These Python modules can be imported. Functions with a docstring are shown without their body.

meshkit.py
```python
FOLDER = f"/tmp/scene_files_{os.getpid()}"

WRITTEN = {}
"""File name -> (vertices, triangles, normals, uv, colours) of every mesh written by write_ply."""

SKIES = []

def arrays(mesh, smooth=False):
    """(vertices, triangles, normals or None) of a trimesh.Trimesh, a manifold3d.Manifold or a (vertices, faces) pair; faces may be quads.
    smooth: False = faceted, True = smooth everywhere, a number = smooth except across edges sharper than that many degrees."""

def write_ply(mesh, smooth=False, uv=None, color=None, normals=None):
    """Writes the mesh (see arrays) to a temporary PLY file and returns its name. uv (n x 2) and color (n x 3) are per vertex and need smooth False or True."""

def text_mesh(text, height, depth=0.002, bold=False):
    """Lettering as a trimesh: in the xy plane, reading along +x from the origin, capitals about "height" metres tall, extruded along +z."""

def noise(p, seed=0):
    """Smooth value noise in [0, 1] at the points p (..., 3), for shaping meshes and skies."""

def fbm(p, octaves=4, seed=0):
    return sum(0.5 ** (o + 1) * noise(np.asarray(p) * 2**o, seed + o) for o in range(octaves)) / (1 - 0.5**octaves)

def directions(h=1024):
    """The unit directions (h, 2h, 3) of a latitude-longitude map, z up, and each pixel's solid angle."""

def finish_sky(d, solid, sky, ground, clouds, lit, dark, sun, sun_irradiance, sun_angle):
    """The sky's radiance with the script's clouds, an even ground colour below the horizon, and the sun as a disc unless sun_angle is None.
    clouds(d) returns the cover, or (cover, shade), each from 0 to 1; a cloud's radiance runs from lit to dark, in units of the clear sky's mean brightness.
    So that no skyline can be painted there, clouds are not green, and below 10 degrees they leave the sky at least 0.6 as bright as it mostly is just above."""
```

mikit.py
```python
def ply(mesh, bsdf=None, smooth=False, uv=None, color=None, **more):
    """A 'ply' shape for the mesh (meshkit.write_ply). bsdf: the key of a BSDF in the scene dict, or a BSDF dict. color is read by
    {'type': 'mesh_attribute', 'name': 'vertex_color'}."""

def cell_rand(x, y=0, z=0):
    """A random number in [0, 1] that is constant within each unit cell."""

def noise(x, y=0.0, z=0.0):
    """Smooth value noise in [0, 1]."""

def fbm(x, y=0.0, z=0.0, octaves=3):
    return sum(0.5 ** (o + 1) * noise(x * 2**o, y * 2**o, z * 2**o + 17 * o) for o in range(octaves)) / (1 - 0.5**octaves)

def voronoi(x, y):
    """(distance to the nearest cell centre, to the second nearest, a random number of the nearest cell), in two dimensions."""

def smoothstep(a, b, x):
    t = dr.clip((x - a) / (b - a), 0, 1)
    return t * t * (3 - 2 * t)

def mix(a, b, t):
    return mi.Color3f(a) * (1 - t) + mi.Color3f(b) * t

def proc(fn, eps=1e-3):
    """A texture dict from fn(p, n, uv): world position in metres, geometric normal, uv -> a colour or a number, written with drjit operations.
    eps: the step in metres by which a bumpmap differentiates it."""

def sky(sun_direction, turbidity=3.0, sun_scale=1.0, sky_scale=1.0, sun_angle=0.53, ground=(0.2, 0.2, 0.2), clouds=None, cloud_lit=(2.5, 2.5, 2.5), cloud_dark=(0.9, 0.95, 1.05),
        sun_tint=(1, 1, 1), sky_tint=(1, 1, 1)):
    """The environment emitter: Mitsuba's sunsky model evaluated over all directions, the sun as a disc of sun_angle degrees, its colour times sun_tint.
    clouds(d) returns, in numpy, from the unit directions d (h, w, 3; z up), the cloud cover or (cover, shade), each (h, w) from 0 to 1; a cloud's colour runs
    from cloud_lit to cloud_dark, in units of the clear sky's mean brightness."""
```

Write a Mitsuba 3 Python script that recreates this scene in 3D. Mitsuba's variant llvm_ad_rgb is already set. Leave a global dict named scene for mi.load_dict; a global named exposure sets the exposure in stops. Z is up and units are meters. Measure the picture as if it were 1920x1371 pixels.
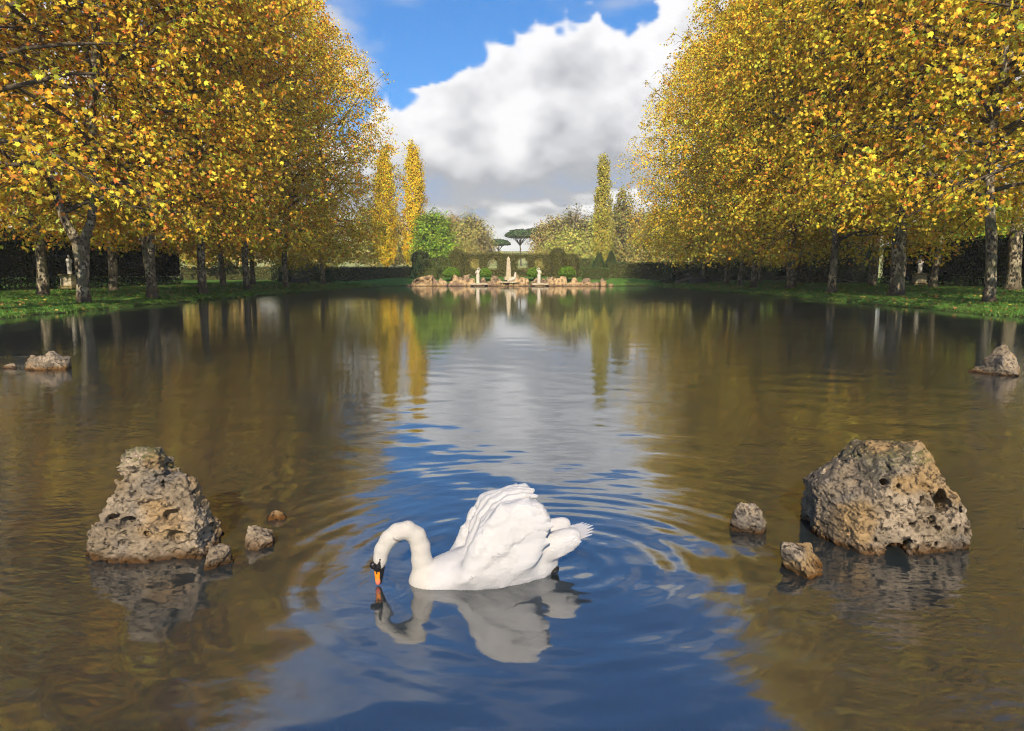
import math
import numpy as np, trimesh, manifold3d, shapely
import drjit as dr
import mitsuba as mi
import mikit, meshkit
from mikit import proc, noise, fbm, voronoi, smoothstep, mix
from trimesh.sample import sample_surface
from shapely.geometry import Polygon

T = mi.ScalarTransform4f
scene, labels = {}, {}

# ------------------------------------------------------------------ camera, sky, sun, exposure
exposure = 2.4
CAM_H, PITCH = 1.6, math.radians(7.74)
scene['camera'] = {'type': 'perspective', 'fov': 73.74, 'fov_axis': 'x', 'near_clip': 0.05, 'far_clip': 3000.0,
                   'to_world': T().look_at(origin=[0, 0, CAM_H], target=[0, math.cos(PITCH), CAM_H - math.sin(PITCH)], up=[0, 0, 1])}
SUN = (-0.05, -0.80, 0.49)


def np_smooth(a, b, x):
    t = np.clip((x - a) / (b - a), 0, 1)
    return t * t * (3 - 2 * t)


def cloud_cover(d):
    """A bank of cumulus low in the sky all round, thin veils above it; the tallest heap stands over the far end of the pond."""
    az = np.degrees(np.arctan2(d[..., 0], d[..., 1]))
    el = np.degrees(np.arcsin(np.clip(d[..., 2], -1, 1)))
    ring = np.stack([np.cos(np.radians(az)), np.sin(np.radians(az)), 0 * az], -1)
    heap = np.interp(az, [-180, -120, -70, -40, -22, -14, -11.4, -9.4, -7.2, -3.4, 1.3, 7.3, 9.3, 11, 13.4, 20, 32, 60, 110, 180],
                     [9, 16, 11, 17, 13, 10, 10.2, 11.6, 13.3, 15.8, 17.2, 18.0, 17.0, 18.2, 21.5, 24, 19, 12, 17, 9])
    heap = heap + 5 * (meshkit.noise(ring * 3 + 5, 3) - 0.5) * np_smooth(16, 40, np.abs(az))
    q = d * np.array([1, 1, 1.15])
    bill = np.zeros_like(az)
    for k, (s, a) in enumerate([(8, 1.6), (17, 1.4), (36, 0.7), (80, 0.3)]):
        bill = bill + a * (1 - np.abs(2 * meshkit.noise(q * s + 3.7 * k, 11 + k) - 1) * 2)
    soft = meshkit.fbm(d * np.array([5, 5, 11]), 5, 31)
    depth = heap + 0.8 * bill - el
    edge = np_smooth(-0.25, 0.45, depth)
    fine = meshkit.fbm(d * np.array([26, 26, 40]), 4, 41)
    body = meshkit.fbm(q * np.array([11, 11, 9]), 4, 23)
    # light: the sunlit rims and heads are bright, the belly grey, the flat base darkest
    base = 6.2 + 0.10 * np.clip(az, -25, 25) + 1.2 * (soft - 0.5) + 0.9 * (fine - 0.5)
    deep = np_smooth(0.3, 9.5, depth + 7 * (body - 0.5) + 0.14 * np.clip(az, -12, 14))
    heads = meshkit.fbm(q * np.array([15, 15, 13]) + 8, 5, 61)
    shade = 0.0 + 0.27 * deep + 0.10 * (fine - 0.5) + 1.5 * (heads - 0.51) * np_smooth(0.1, 2.5, depth)
    shade = shade + 0.72 * np_smooth(3.6, 0.0, el - base + 0.06 * (az - 8)) ** 1.4 * (0.75 + 0.6 * (body - 0.3))
    under = np_smooth(0.25, -0.7, el - base)
    # lower rows of cumulus behind, each with its own lit heads and grey belly
    low = np.full(az.shape, 0.80)
    for k, (h0, amp, wid, s0, s1) in enumerate([(6.6, 2.6, 1.5, 0.40, 0.85), (5.6, 3.0, 2.6, -0.05, 0.60), (4.0, 2.2, 2.2, -0.1, 0.45), (2.6, 1.0, 2.4, -0.1, 0.20)]):
        up = h0 + amp * (meshkit.fbm(np.stack([d[..., 0] * 13, d[..., 1] * 13, d[..., 2] * 9 + 7 * k], -1), 5, 71 + k) - 0.5) * 2 - el
        bell = np.clip(up / wid, 0, 1)
        row = s0 + (s1 - s0) * bell ** 0.7 + 2.0 * (meshkit.fbm(d * np.array([19, 19, 46]) + k, 5, 81 + k) - 0.5)
        on = np_smooth(-0.05, 0.28, up)
        low = low * (1 - on) + row * on
    shade = np.clip(shade * (1 - under) + np.clip(low, 0, 1) * under, 0, 1)
    veil = 0.7 * np_smooth(0.54, 0.72, soft) * (0.35 + 0.65 * np_smooth(0.35, 0.6, fine)) * np_smooth(34, 17, el)
    wing = np.exp(-((az + 15.5) / 5.5) ** 2 - ((el - 17.5) / 3.6) ** 2) + 0.75 * np.exp(-((az + 12.2) / 2.4) ** 2 - ((el - 14.2) / 1.6) ** 2)
    veil = np.maximum(veil, np_smooth(0.42, 0.9, wing * (0.35 + 1.0 * fine) + 0.4 * (soft - 0.5)) * 0.9)
    veil = np.maximum(veil, 0.62 * np_smooth(0.5, 0.72, meshkit.fbm(d * np.array([4, 4, 8]), 5, 77)) * np_smooth(16, 22, el))
    cover = np.maximum(edge, veil)
    return cover, np.where(edge > veil, shade, np.clip(0.22 + 0.5 * (fine - 0.4), 0, 1))


scene['sky'] = mikit.sky(SUN, turbidity=2.4, sun_scale=0.8, sky_scale=1.35, clouds=cloud_cover, cloud_lit=(3.25, 3.25, 3.3), cloud_dark=(0.40, 0.51, 0.72), sky_tint=(0.21, 0.49, 0.78), sun_tint=(0.97, 1.02, 1.12))
RNG = np.random.default_rng(7)


# ------------------------------------------------------------------ helpers
def cat(parts):
    """[(v, f)] -> one (v, f)."""
    vs, fs, n = [], [], 0
    for v, f in parts:
        vs.append(np.asarray(v, float)); fs.append(np.asarray(f, int) + n); n += len(v)
    return np.vstack(vs), np.vstack(fs)


def tm(m):
    return np.asarray(m.vertices, float), np.asarray(m.faces, int)


def moved(vf, loc=(0, 0, 0), rz=0.0, s=1.0):
    v = np.asarray(vf[0]) * s
    c, n = math.cos(rz), math.sin(rz)
    return np.stack([c * v[:, 0] - n * v[:, 1], n * v[:, 0] + c * v[:, 1], v[:, 2]], 1) + np.asarray(loc), vf[1]


def box(cx, cy, cz, sx, sy, sz):
    m = trimesh.creation.box([sx, sy, sz]); m.apply_translation([cx, cy, cz])
    return tm(m)


def rbox(sx, sy, sz, r):
    """A box with rounded edges, standing on z = 0."""
    s = manifold3d.Manifold.sphere(r, 10)
    ps = [s.translate([x * (sx / 2 - r), y * (sy / 2 - r), z]) for x in (-1, 1) for y in (-1, 1) for z in (r, sz - r)]
    m = manifold3d.Manifold.batch_hull(ps).to_mesh()
    return np.array(m.vert_properties[:, :3], float), np.array(m.tri_verts)


def tubes(P, R, sides=5):
    """Many polylines (N, K, 3) with radii (N, K) as open tubes."""
    P, R = np.asarray(P, float), np.asarray(R, float)
    N, K, _ = P.shape
    t = np.gradient(P, axis=1)
    t /= np.linalg.norm(t, axis=2, keepdims=True) + 1e-12
    ref = np.where(np.abs(t[..., 2:]).mean(1, keepdims=True) < 0.8, [0, 0, 1.0], [1.0, 0, 0])
    a = np.cross(t, np.broadcast_to(ref, t.shape)); a /= np.linalg.norm(a, axis=2, keepdims=True) + 1e-12
    b = np.cross(t, a)
    ang = np.arange(sides) * 2 * np.pi / sides
    v = P[:, :, None] + R[:, :, None, None] * (np.cos(ang)[:, None] * a[:, :, None] + np.sin(ang)[:, None] * b[:, :, None])
    n, k, s = np.meshgrid(np.arange(N), np.arange(K - 1), np.arange(sides), indexing='ij')
    at = lambda kk, ss: (n * K + kk) * sides + ss % sides
    q = np.stack([at(k, s), at(k, s + 1), at(k + 1, s + 1), at(k + 1, s)], -1).reshape(-1, 4)
    return v.reshape(-1, 3), np.vstack([q[:, [0, 2, 1]], q[:, [0, 3, 2]]])


def surface_nets(F, origin, h):
    """Smooth surface of the sampled field F (negative inside) as (v, f)."""
    nx, ny, nz = F.shape
    cor = [(i, j, k) for i in (0, 1) for j in (0, 1) for k in (0, 1)]
    sl = lambda c: F[c[0]:nx - 1 + c[0], c[1]:ny - 1 + c[1], c[2]:nz - 1 + c[2]]
    neg = sum((sl(c) < 0).astype(np.int8) for c in cor)
    idx = np.argwhere((neg > 0) & (neg < 8))
    val = np.stack([F[idx[:, 0] + c[0], idx[:, 1] + c[1], idx[:, 2] + c[2]] for c in cor], 1)
    acc, cnt = np.zeros((len(idx), 3)), np.zeros(len(idx))
    C = np.array(cor, float)
    for a in range(8):
        for b in range(a + 1, 8):
            if np.abs(C[a] - C[b]).sum() != 1:
                continue
            m = (val[:, a] < 0) != (val[:, b] < 0)
            t = val[m, a] / (val[m, a] - val[m, b])
            acc[m] += C[a] + t[:, None] * (C[b] - C[a]); cnt[m] += 1
    v = (idx + acc / cnt[:, None]) * h + np.asarray(origin)
    ids = -np.ones((nx - 1, ny - 1, nz - 1), int)
    ids[tuple(idx.T)] = np.arange(len(idx))
    quads = []
    for ax in range(3):
        u, w = (ax + 1) % 3, (ax + 2) % 3
        lo = [slice(None)] * 3; hi = [slice(None)] * 3
        lo[ax], hi[ax] = slice(0, -1), slice(1, None)
        A, B = F[tuple(lo)] < 0, F[tuple(hi)] < 0
        e = np.argwhere(A != B)
        sh = np.array([nx - 1, ny - 1, nz - 1])
        e = e[(e[:, u] > 0) & (e[:, w] > 0) & (e[:, u] < sh[u]) & (e[:, w] < sh[w]) & (e[:, ax] < sh[ax])]
        du, dw = np.eye(3, dtype=int)[u], np.eye(3, dtype=int)[w]
        q = np.stack([ids[tuple((e - a * du - b * dw).T)] for a, b in ((1, 1), (0, 1), (0, 0), (1, 0))], 1)
        ins = A[tuple(e.T)]
        quads.append(np.where(ins[:, None], q, q[:, ::-1]))
    q = np.vstack(quads); q = q[(q >= 0).all(1)]
    return v, np.vstack([q[:, [0, 1, 2]], q[:, [0, 2, 3]]])


def grid(lo, hi, h):
    lo, hi = np.asarray(lo, float), np.asarray(hi, float)
    ax = [np.arange(lo[i], hi[i] + h, h) for i in range(3)]
    return np.stack(np.meshgrid(*ax, indexing='ij'), -1), lo


def smin(a, b, k):
    h = np.clip(0.5 + 0.5 * (b - a) / k, 0, 1)
    return b * (1 - h) + a * h - k * h * (1 - h)


def sd_ell(p, c, r, rot=None):
    q = p - np.asarray(c)
    if rot is not None:
        q = q @ np.asarray(rot)
    r = np.asarray(r)
    k0 = np.linalg.norm(q / r, axis=-1); k1 = np.linalg.norm(q / r ** 2, axis=-1)
    return k0 * (k0 - 1) / np.maximum(k1, 1e-9)


def sd_cone(p, a, b, ra, rb, sc=(1, 1, 1)):
    """A capsule from a to b whose radius runs from ra to rb."""
    sc = np.asarray(sc, float)
    a, b, p = np.asarray(a, float) * sc, np.asarray(b, float) * sc, p * sc
    d = b - a
    t = np.clip(((p - a) @ d) / (d @ d), 0, 1)
    return np.linalg.norm(p - a - t[..., None] * d, axis=-1) - (ra + (rb - ra) * t)


def sd_poly(x, y, pts):
    """Signed distance to a 2-D polygon."""
    pts = np.asarray(pts, float)
    d = np.full(x.shape, 1e9); s = np.ones(x.shape)
    n = len(pts)
    for i in range(n):
        a, b = pts[i], pts[i - 1]
        e = b - a
        wx, wy = x - a[0], y - a[1]
        t = np.clip((wx * e[0] + wy * e[1]) / (e @ e), 0, 1)
        d = np.minimum(d, (wx - e[0] * t) ** 2 + (wy - e[1] * t) ** 2)
        c1, c2, c3 = y >= a[1], y < b[1], e[0] * wy > e[1] * wx
        s = np.where((c1 & c2 & c3) | (~c1 & ~c2 & ~c3), -s, s)
    return s * np.sqrt(d)


def roty(a):
    c, s = math.cos(a), math.sin(a)
    return np.array([[c, 0, s], [0, 1, 0], [-s, 0, c]])


LOBES = [(90, 1.0), (38, 0.86), (142, 0.86), (-14, 0.55), (194, 0.55)]


def leaf_template(kind):
    if kind == 'lobed':
        v = []
        for a, L in LOBES:
            a = math.radians(a)
            for da, r in ((-1.72, 0.44), (0, L), (1.72, 0.44)):
                v.append([r * math.cos(a + da), r * math.sin(a + da) + 0.1, -0.16 * r * r])
        v = np.array(v)
        return v, np.arange(len(v)).reshape(-1, 3)
    if kind == 'quad':
        return np.array([[0, -0.9, 0], [0.55, 0, -0.06], [0, 0.9, 0], [-0.55, 0, -0.06]]), np.array([[0, 1, 2], [0, 2, 3]])
    return np.array([[0, -0.9, 0], [0.75, 0.5, 0], [-0.7, 0.55, 0.0]]), np.array([[0, 1, 2]])


def foliage(C, Nrm, size, colors, kind, rng):
    """Leaves of one template at the points C, facing Nrm: (v, f, vertex colours)."""
    tv, tf = leaf_template(kind)
    n = len(C)
    Nrm = Nrm / (np.linalg.norm(Nrm, axis=1, keepdims=True) + 1e-9)
    u = rng.normal(size=(n, 3)); u[:, 2] -= 0.5
    u -= (u * Nrm).sum(1, keepdims=True) * Nrm; u /= np.linalg.norm(u, axis=1, keepdims=True) + 1e-9
    w = np.cross(u, Nrm)
    size = np.broadcast_to(size, (n,))
    v = C[:, None] + size[:, None, None] * (tv[None, :, :1] * w[:, None] + tv[None, :, 1:2] * u[:, None] + tv[None, :, 2:3] * Nrm[:, None])
    f = tf[None] + (np.arange(n) * len(tv))[:, None, None]
    return v.reshape(-1, 3), f.reshape(-1, 3), np.repeat(colors, len(tv), 0)


def palette(rng, n, cols, w, jit=0.18):
    cols = np.array(cols, float); w = np.array(w, float) / np.sum(w)
    c = cols[rng.choice(len(cols), n, p=w)]
    return np.clip(c * np.exp(jit * rng.normal(size=(n, 1))) * np.exp(0.10 * rng.normal(size=(n, 3))), 0.004, 0.9)


def numbered(name):
    if name not in scene and name not in labels and not any(k.startswith(name + '__') for k in scene):
        return name
    i = 1
    while f'{name}_{i:03d}' in scene or f'{name}_{i:03d}' in labels or any(k.startswith(f'{name}_{i:03d}__') for k in scene):
        i += 1
    return f'{name}_{i:03d}'


def tag(key, label=None, cat_=None, group=None, kind=None):
    labels[key] = {k: v for k, v in dict(label=label, category=cat_, group=group, kind=kind).items() if v}


def shape(mesh, bsdf, smooth=False, color=None):
    return mikit.ply(mesh, bsdf, smooth=smooth, color=color)


def ref(k):
    return {'type': 'ref', 'id': k}


def place(x, y, z=0.0, rz=0.0, s=1.0, sz=None):
    return T().translate([x, y, z]).rotate([0, 0, 1], math.degrees(rz)).scale([s, s, sz or s])


def parts_at(name, parts, M, label, cat_, group=None):
    """A thing: one entry per part (dict name -> ply dict) under the next free number of the name."""
    key = numbered(name)
    for p, d in parts.items():
        scene[f'{key}__{p}'] = {**d, 'to_world': M}
    tag(key, label, cat_, group)
    return key

# ------------------------------------------------------------------ materials
def diffuse(c):
    return {'type': 'twosided', 'bsdf': {'type': 'diffuse', 'reflectance': {'type': 'rgb', 'value': list(c)} if not isinstance(c, dict) else c}}


VC = {'type': 'mesh_attribute', 'name': 'vertex_color'}
scene['m_leaf'] = {'type': 'principledthin', 'base_color': VC, 'diff_trans': 0.55, 'roughness': 0.55, 'spec_trans': 0.0, 'eta': 1.4}
scene['m_shrub'] = diffuse(VC)


def bark_plane(p, n, uv):
    q = fbm(p.x * 5.5, p.y * 5.5, p.z * 2.6, 3)
    r = fbm(p.x * 14 + 9, p.y * 14, p.z * 7, 3)
    c = mix((0.19, 0.16, 0.115), (0.44, 0.39, 0.28), smoothstep(0.50, 0.56, q))
    c = mix(c, (0.06, 0.05, 0.037), smoothstep(0.52, 0.60, r))
    c = mix(c, (0.17, 0.165, 0.10), smoothstep(0.55, 0.62, fbm(p.x * 3 + 40, p.y * 3, p.z * 1.6, 2)) * 0.6)
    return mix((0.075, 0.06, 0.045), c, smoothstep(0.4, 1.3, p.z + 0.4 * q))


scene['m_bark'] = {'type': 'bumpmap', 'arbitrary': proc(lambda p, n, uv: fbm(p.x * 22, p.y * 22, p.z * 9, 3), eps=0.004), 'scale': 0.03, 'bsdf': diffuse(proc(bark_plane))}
scene['m_twig'] = diffuse((0.11, 0.09, 0.065))


def grass_col(p, n, uv):
    big, mid, small = fbm(p.x * 0.12, p.y * 0.12, 0, 2), fbm(p.x * 0.9, p.y * 0.9, 3, 3), noise(p.x * 9, p.y * 9, 1)
    c = mix((0.075, 0.16, 0.032), (0.125, 0.25, 0.05), mid)
    c = c * (0.75 + 0.5 * small)
    c = mix(c, (0.085, 0.062, 0.03), smoothstep(0.60, 0.75, fbm(p.x * 0.55 + 7, p.y * 0.55, 0, 3)) * 0.55)
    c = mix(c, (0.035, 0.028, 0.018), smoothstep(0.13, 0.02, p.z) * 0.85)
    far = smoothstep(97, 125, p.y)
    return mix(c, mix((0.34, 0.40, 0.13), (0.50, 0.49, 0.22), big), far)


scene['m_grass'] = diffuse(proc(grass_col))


def tufa(p, n, uv):
    a = fbm(p.x * 5, p.y * 5, p.z * 5, 3)
    b = fbm(p.x * 21 + 3, p.y * 21, p.z * 21, 3)
    d = fbm(p.x * 60, p.y * 60 + 5, p.z * 60, 2)
    c = mix((0.30, 0.24, 0.165), (0.49, 0.395, 0.28), smoothstep(0.35, 0.65, a))
    c = mix(c, (0.20, 0.185, 0.165), smoothstep(0.50, 0.70, fbm(p.x * 6 + 31, p.y * 6, p.z * 4, 3)) * 0.7)
    c = mix(c, (0.44, 0.29, 0.13), smoothstep(0.52, 0.70, fbm(p.x * 4 + 11, p.y * 4, p.z * 5 + 8, 2)) * 0.75)
    c = mix(c, (0.05, 0.043, 0.035), smoothstep(0.54, 0.72, fbm(p.x * 46 + 3, p.y * 46, p.z * 38, 3)) * 0.85)
    c = c * (0.62 + 0.76 * d)
    top = smoothstep(0.15, 0.7, n.z) * smoothstep(0.38, 0.55, p.z + 0.25 * (b - 0.5)) * smoothstep(0.42, 0.6, a)
    c = mix(c, (0.17, 0.17, 0.06), top * 0.75)
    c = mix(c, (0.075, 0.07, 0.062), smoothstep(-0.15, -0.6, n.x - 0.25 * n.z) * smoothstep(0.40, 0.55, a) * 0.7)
    wet = smoothstep(0.075, 0.0, p.z + 0.07 * (b - 0.5))
    return mix(c * 0.72, c * mi.Color3f(0.24, 0.17, 0.11), wet)


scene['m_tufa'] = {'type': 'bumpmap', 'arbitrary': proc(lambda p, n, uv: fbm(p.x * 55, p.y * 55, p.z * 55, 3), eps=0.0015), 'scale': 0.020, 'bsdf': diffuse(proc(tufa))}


def tufa_far(p, n, uv):
    a = fbm(p.x * 1.3, p.y * 1.3, p.z * 1.6, 3)
    b = fbm(p.x * 5, p.y * 5, p.z * 5, 3)
    c = mix((0.36, 0.25, 0.14), (0.56, 0.41, 0.23), smoothstep(0.35, 0.62, a))
    c = mix(c, (0.22, 0.16, 0.13), smoothstep(0.5, 0.62, fbm(p.x * 0.8 + 9, p.y, p.z, 2)) * 0.7)
    c = mix(c, (0.09, 0.07, 0.05), smoothstep(0.56, 0.68, b) * 0.8)
    return mix(c, c * 0.35, smoothstep(0.16, 0.02, p.z))


scene['m_tufa_far'] = diffuse(proc(tufa_far))


def stone(lo, hi, moss):
    def fn(p, n, uv):
        c = mix(lo, hi, fbm(p.x * 4, p.y * 4, p.z * 4, 3))
        c = c * (0.8 + 0.4 * fbm(p.x * 17, p.y * 17, p.z * 17, 2))
        return mix(c, (0.16, 0.145, 0.05), moss * smoothstep(0.48, 0.62, fbm(p.x * 3 + 5, p.y * 3, p.z * 9, 2) + 0.12 * n.z))
    return fn


scene['m_marble'] = diffuse(proc(stone((0.54, 0.50, 0.42), (0.76, 0.71, 0.60), 0.10)))
scene['m_statue_grey'] = diffuse(proc(stone((0.55, 0.55, 0.53), (0.75, 0.74, 0.70), 0.1)))
scene['m_pedestal'] = diffuse(proc(stone((0.46, 0.41, 0.30), (0.62, 0.56, 0.43), 0.5)))
scene['m_pedestal_moss'] = diffuse(proc(stone((0.20, 0.17, 0.08), (0.26, 0.22, 0.11), 0.9)))
scene['m_obelisk'] = diffuse(proc(stone((0.46, 0.40, 0.28), (0.62, 0.55, 0.40), 0.2)))
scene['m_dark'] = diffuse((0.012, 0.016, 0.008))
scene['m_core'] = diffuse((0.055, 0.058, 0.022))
scene['m_wood_pale'] = diffuse(proc(lambda p, n, uv: mix((0.16, 0.14, 0.115), (0.28, 0.25, 0.21), fbm(p.x * 3, p.y * 3, p.z * 20, 3))))
scene['m_planter'] = diffuse(proc(lambda p, n, uv: mix((0.07, 0.08, 0.09), (0.13, 0.14, 0.15), fbm(p.x * 6, p.y * 6, p.z * 6, 3))))

# ------------------------------------------------------------------ the water's own colour and its finest ripples
rw = np.random.default_rng(5)
FINE = [tuple(map(float, (math.cos(a) / L * 2 * math.pi, math.sin(a) / L * 2 * math.pi, ph, s * L / (2 * math.pi))))
        for a, L, ph, s in zip(rw.normal(math.pi / 2, 0.32, 12), rw.uniform(0.035, 0.11, 12), rw.uniform(0, 6.3, 12), np.full(12, 0.017))]


def fine_ripples(p, n, uv):
    h = mi.Float(0)
    wx, wy = p.x + 0.05 * noise(p.x * 3, p.y * 3, 2), p.y + 0.06 * noise(p.x * 4, p.y * 4, 7)
    for kx, ky, ph, amp in FINE:
        h += amp * dr.sin(kx * wx + ky * wy + ph)
    side = smoothstep(0.9, 1.7, dr.abs(p.x + 0.15) - 0.12 * p.y + 0.9 * (noise(p.x * 1.1, p.y * 0.8, 4) - 0.5))
    gust = smoothstep(0.35, 0.75, fbm(p.x * 0.5, p.y * 0.35, 1, 2))
    h *= (0.12 + 1.9 * side * (0.4 + 0.6 * gust)) * (0.07 + 0.93 / (1 + dr.square(p.y / 6)))
    for cx, cy, L, s, R in ((-0.70, 3.33, 0.036, 0.040, 0.17), (-0.70, 3.33, 0.058, 0.02, 0.30)):
        r = dr.sqrt(dr.square(p.x - cx) + dr.square(p.y - cy) + 1e-5)
        h += s * L / (2 * math.pi) * dr.sin(r * (2 * math.pi / L)) * dr.exp(-dr.square(r / R)) * smoothstep(0.0, 0.03, r)
    return h


murk = proc(lambda p, n, uv: mix((0.019, 0.025, 0.027), (0.027, 0.034, 0.036), fbm(p.x * 0.7, p.y * 0.7, 0, 3)))
scene['m_water'] = {'type': 'bumpmap', 'arbitrary': proc(fine_ripples, eps=0.004), 'scale': 1.0,
                    'bsdf': {'type': 'blendbsdf', 'weight': 0.11,
                             'a': {'type': 'roughplastic', 'distribution': 'ggx', 'alpha': 0.004, 'int_ior': 2.1, 'nonlinear': False, 'diffuse_reflectance': murk},
                             'b': {'type': 'roughconductor', 'material': 'none', 'distribution': 'ggx', 'alpha': 0.004}}}

# ------------------------------------------------------------------ ground and water
def left_edge(y):
    return np.interp(y, [-4, 10, 24, 36, 60, 82], [-16.5, -17.2, -17.8, -18.0, -16.9, -15.2]) + 0.22 * np.sin(y * 0.9) + 0.14 * np.sin(y * 2.3 + 1)


def right_edge(y):
    return np.interp(y, [-4, 10, 24, 36, 60, 82], [17.0, 17.8, 18.3, 18.2, 17.4, 16.2]) + 0.2 * np.sin(y * 0.8 + 2) + 0.13 * np.sin(y * 2.1)


def ground_z(x, y):
    out = np.maximum.reduce([left_edge(y) - x, x - right_edge(y), y - 83.2, -2.5 - y])
    bank = np.interp(out, [-3, -0.6, 0.0, 0.25, 1.2, 4, 12, 40], [-0.7, -0.35, -0.03, 0.10, 0.24, 0.36, 0.62, 0.7])
    bank = bank + 0.05 * (meshkit.noise(np.stack([x * 0.4, y * 0.4, 0 * x], -1), 5) - 0.5) * (out > 0.5)
    terrace = np.where(y > 83.2, np.interp(out, [0, 1.5, 3], [0.0, 0.35, 0.75]), 0) * np_smooth(22, 15, np.abs(x))
    r = np.hypot(x, y - 40)
    hill = np.interp(r, [0, 70, 130, 260, 420, 800, 1500], [0, 0, 0.4, 5.5, 15, 18, 10])
    return bank + terrace * 0.6 + hill


def axis(dense, lo, hi, grow=1.12):
    a = list(dense)
    s = dense[1] - dense[0]
    while a[-1] < hi:
        s *= grow; a.append(min(a[-1] + s, hi))
    s = dense[1] - dense[0]
    while a[0] > lo:
        s *= grow; a.insert(0, max(a[0] - s, lo))
    return np.array(a)


def sheet(xs, ys, zfn):
    X, Y = np.meshgrid(xs, ys)
    v = np.stack([X, Y, zfn(X, Y)], -1).reshape(-1, 3)
    i, j = np.meshgrid(np.arange(len(ys) - 1), np.arange(len(xs) - 1), indexing='ij')
    a = i * len(xs) + j
    q = np.stack([a, a + 1, a + len(xs) + 1, a + len(xs)], -1).reshape(-1, 4)
    return v, np.vstack([q[:, [0, 1, 2]], q[:, [0, 2, 3]]])


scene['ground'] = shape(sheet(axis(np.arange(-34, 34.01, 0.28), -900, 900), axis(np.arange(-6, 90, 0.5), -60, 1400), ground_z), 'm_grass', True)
tag('ground', kind='structure')

WAVES = []
for a, L, s in zip(rw.normal(math.pi / 2, 0.42, 26), np.exp(rw.uniform(math.log(0.13), math.log(1.1), 26)), rw.uniform(0.5, 1.2, 26)):
    WAVES.append((math.cos(a) * 2 * math.pi / L, math.sin(a) * 2 * math.pi / L, rw.uniform(0, 6.28), L, s))


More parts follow.
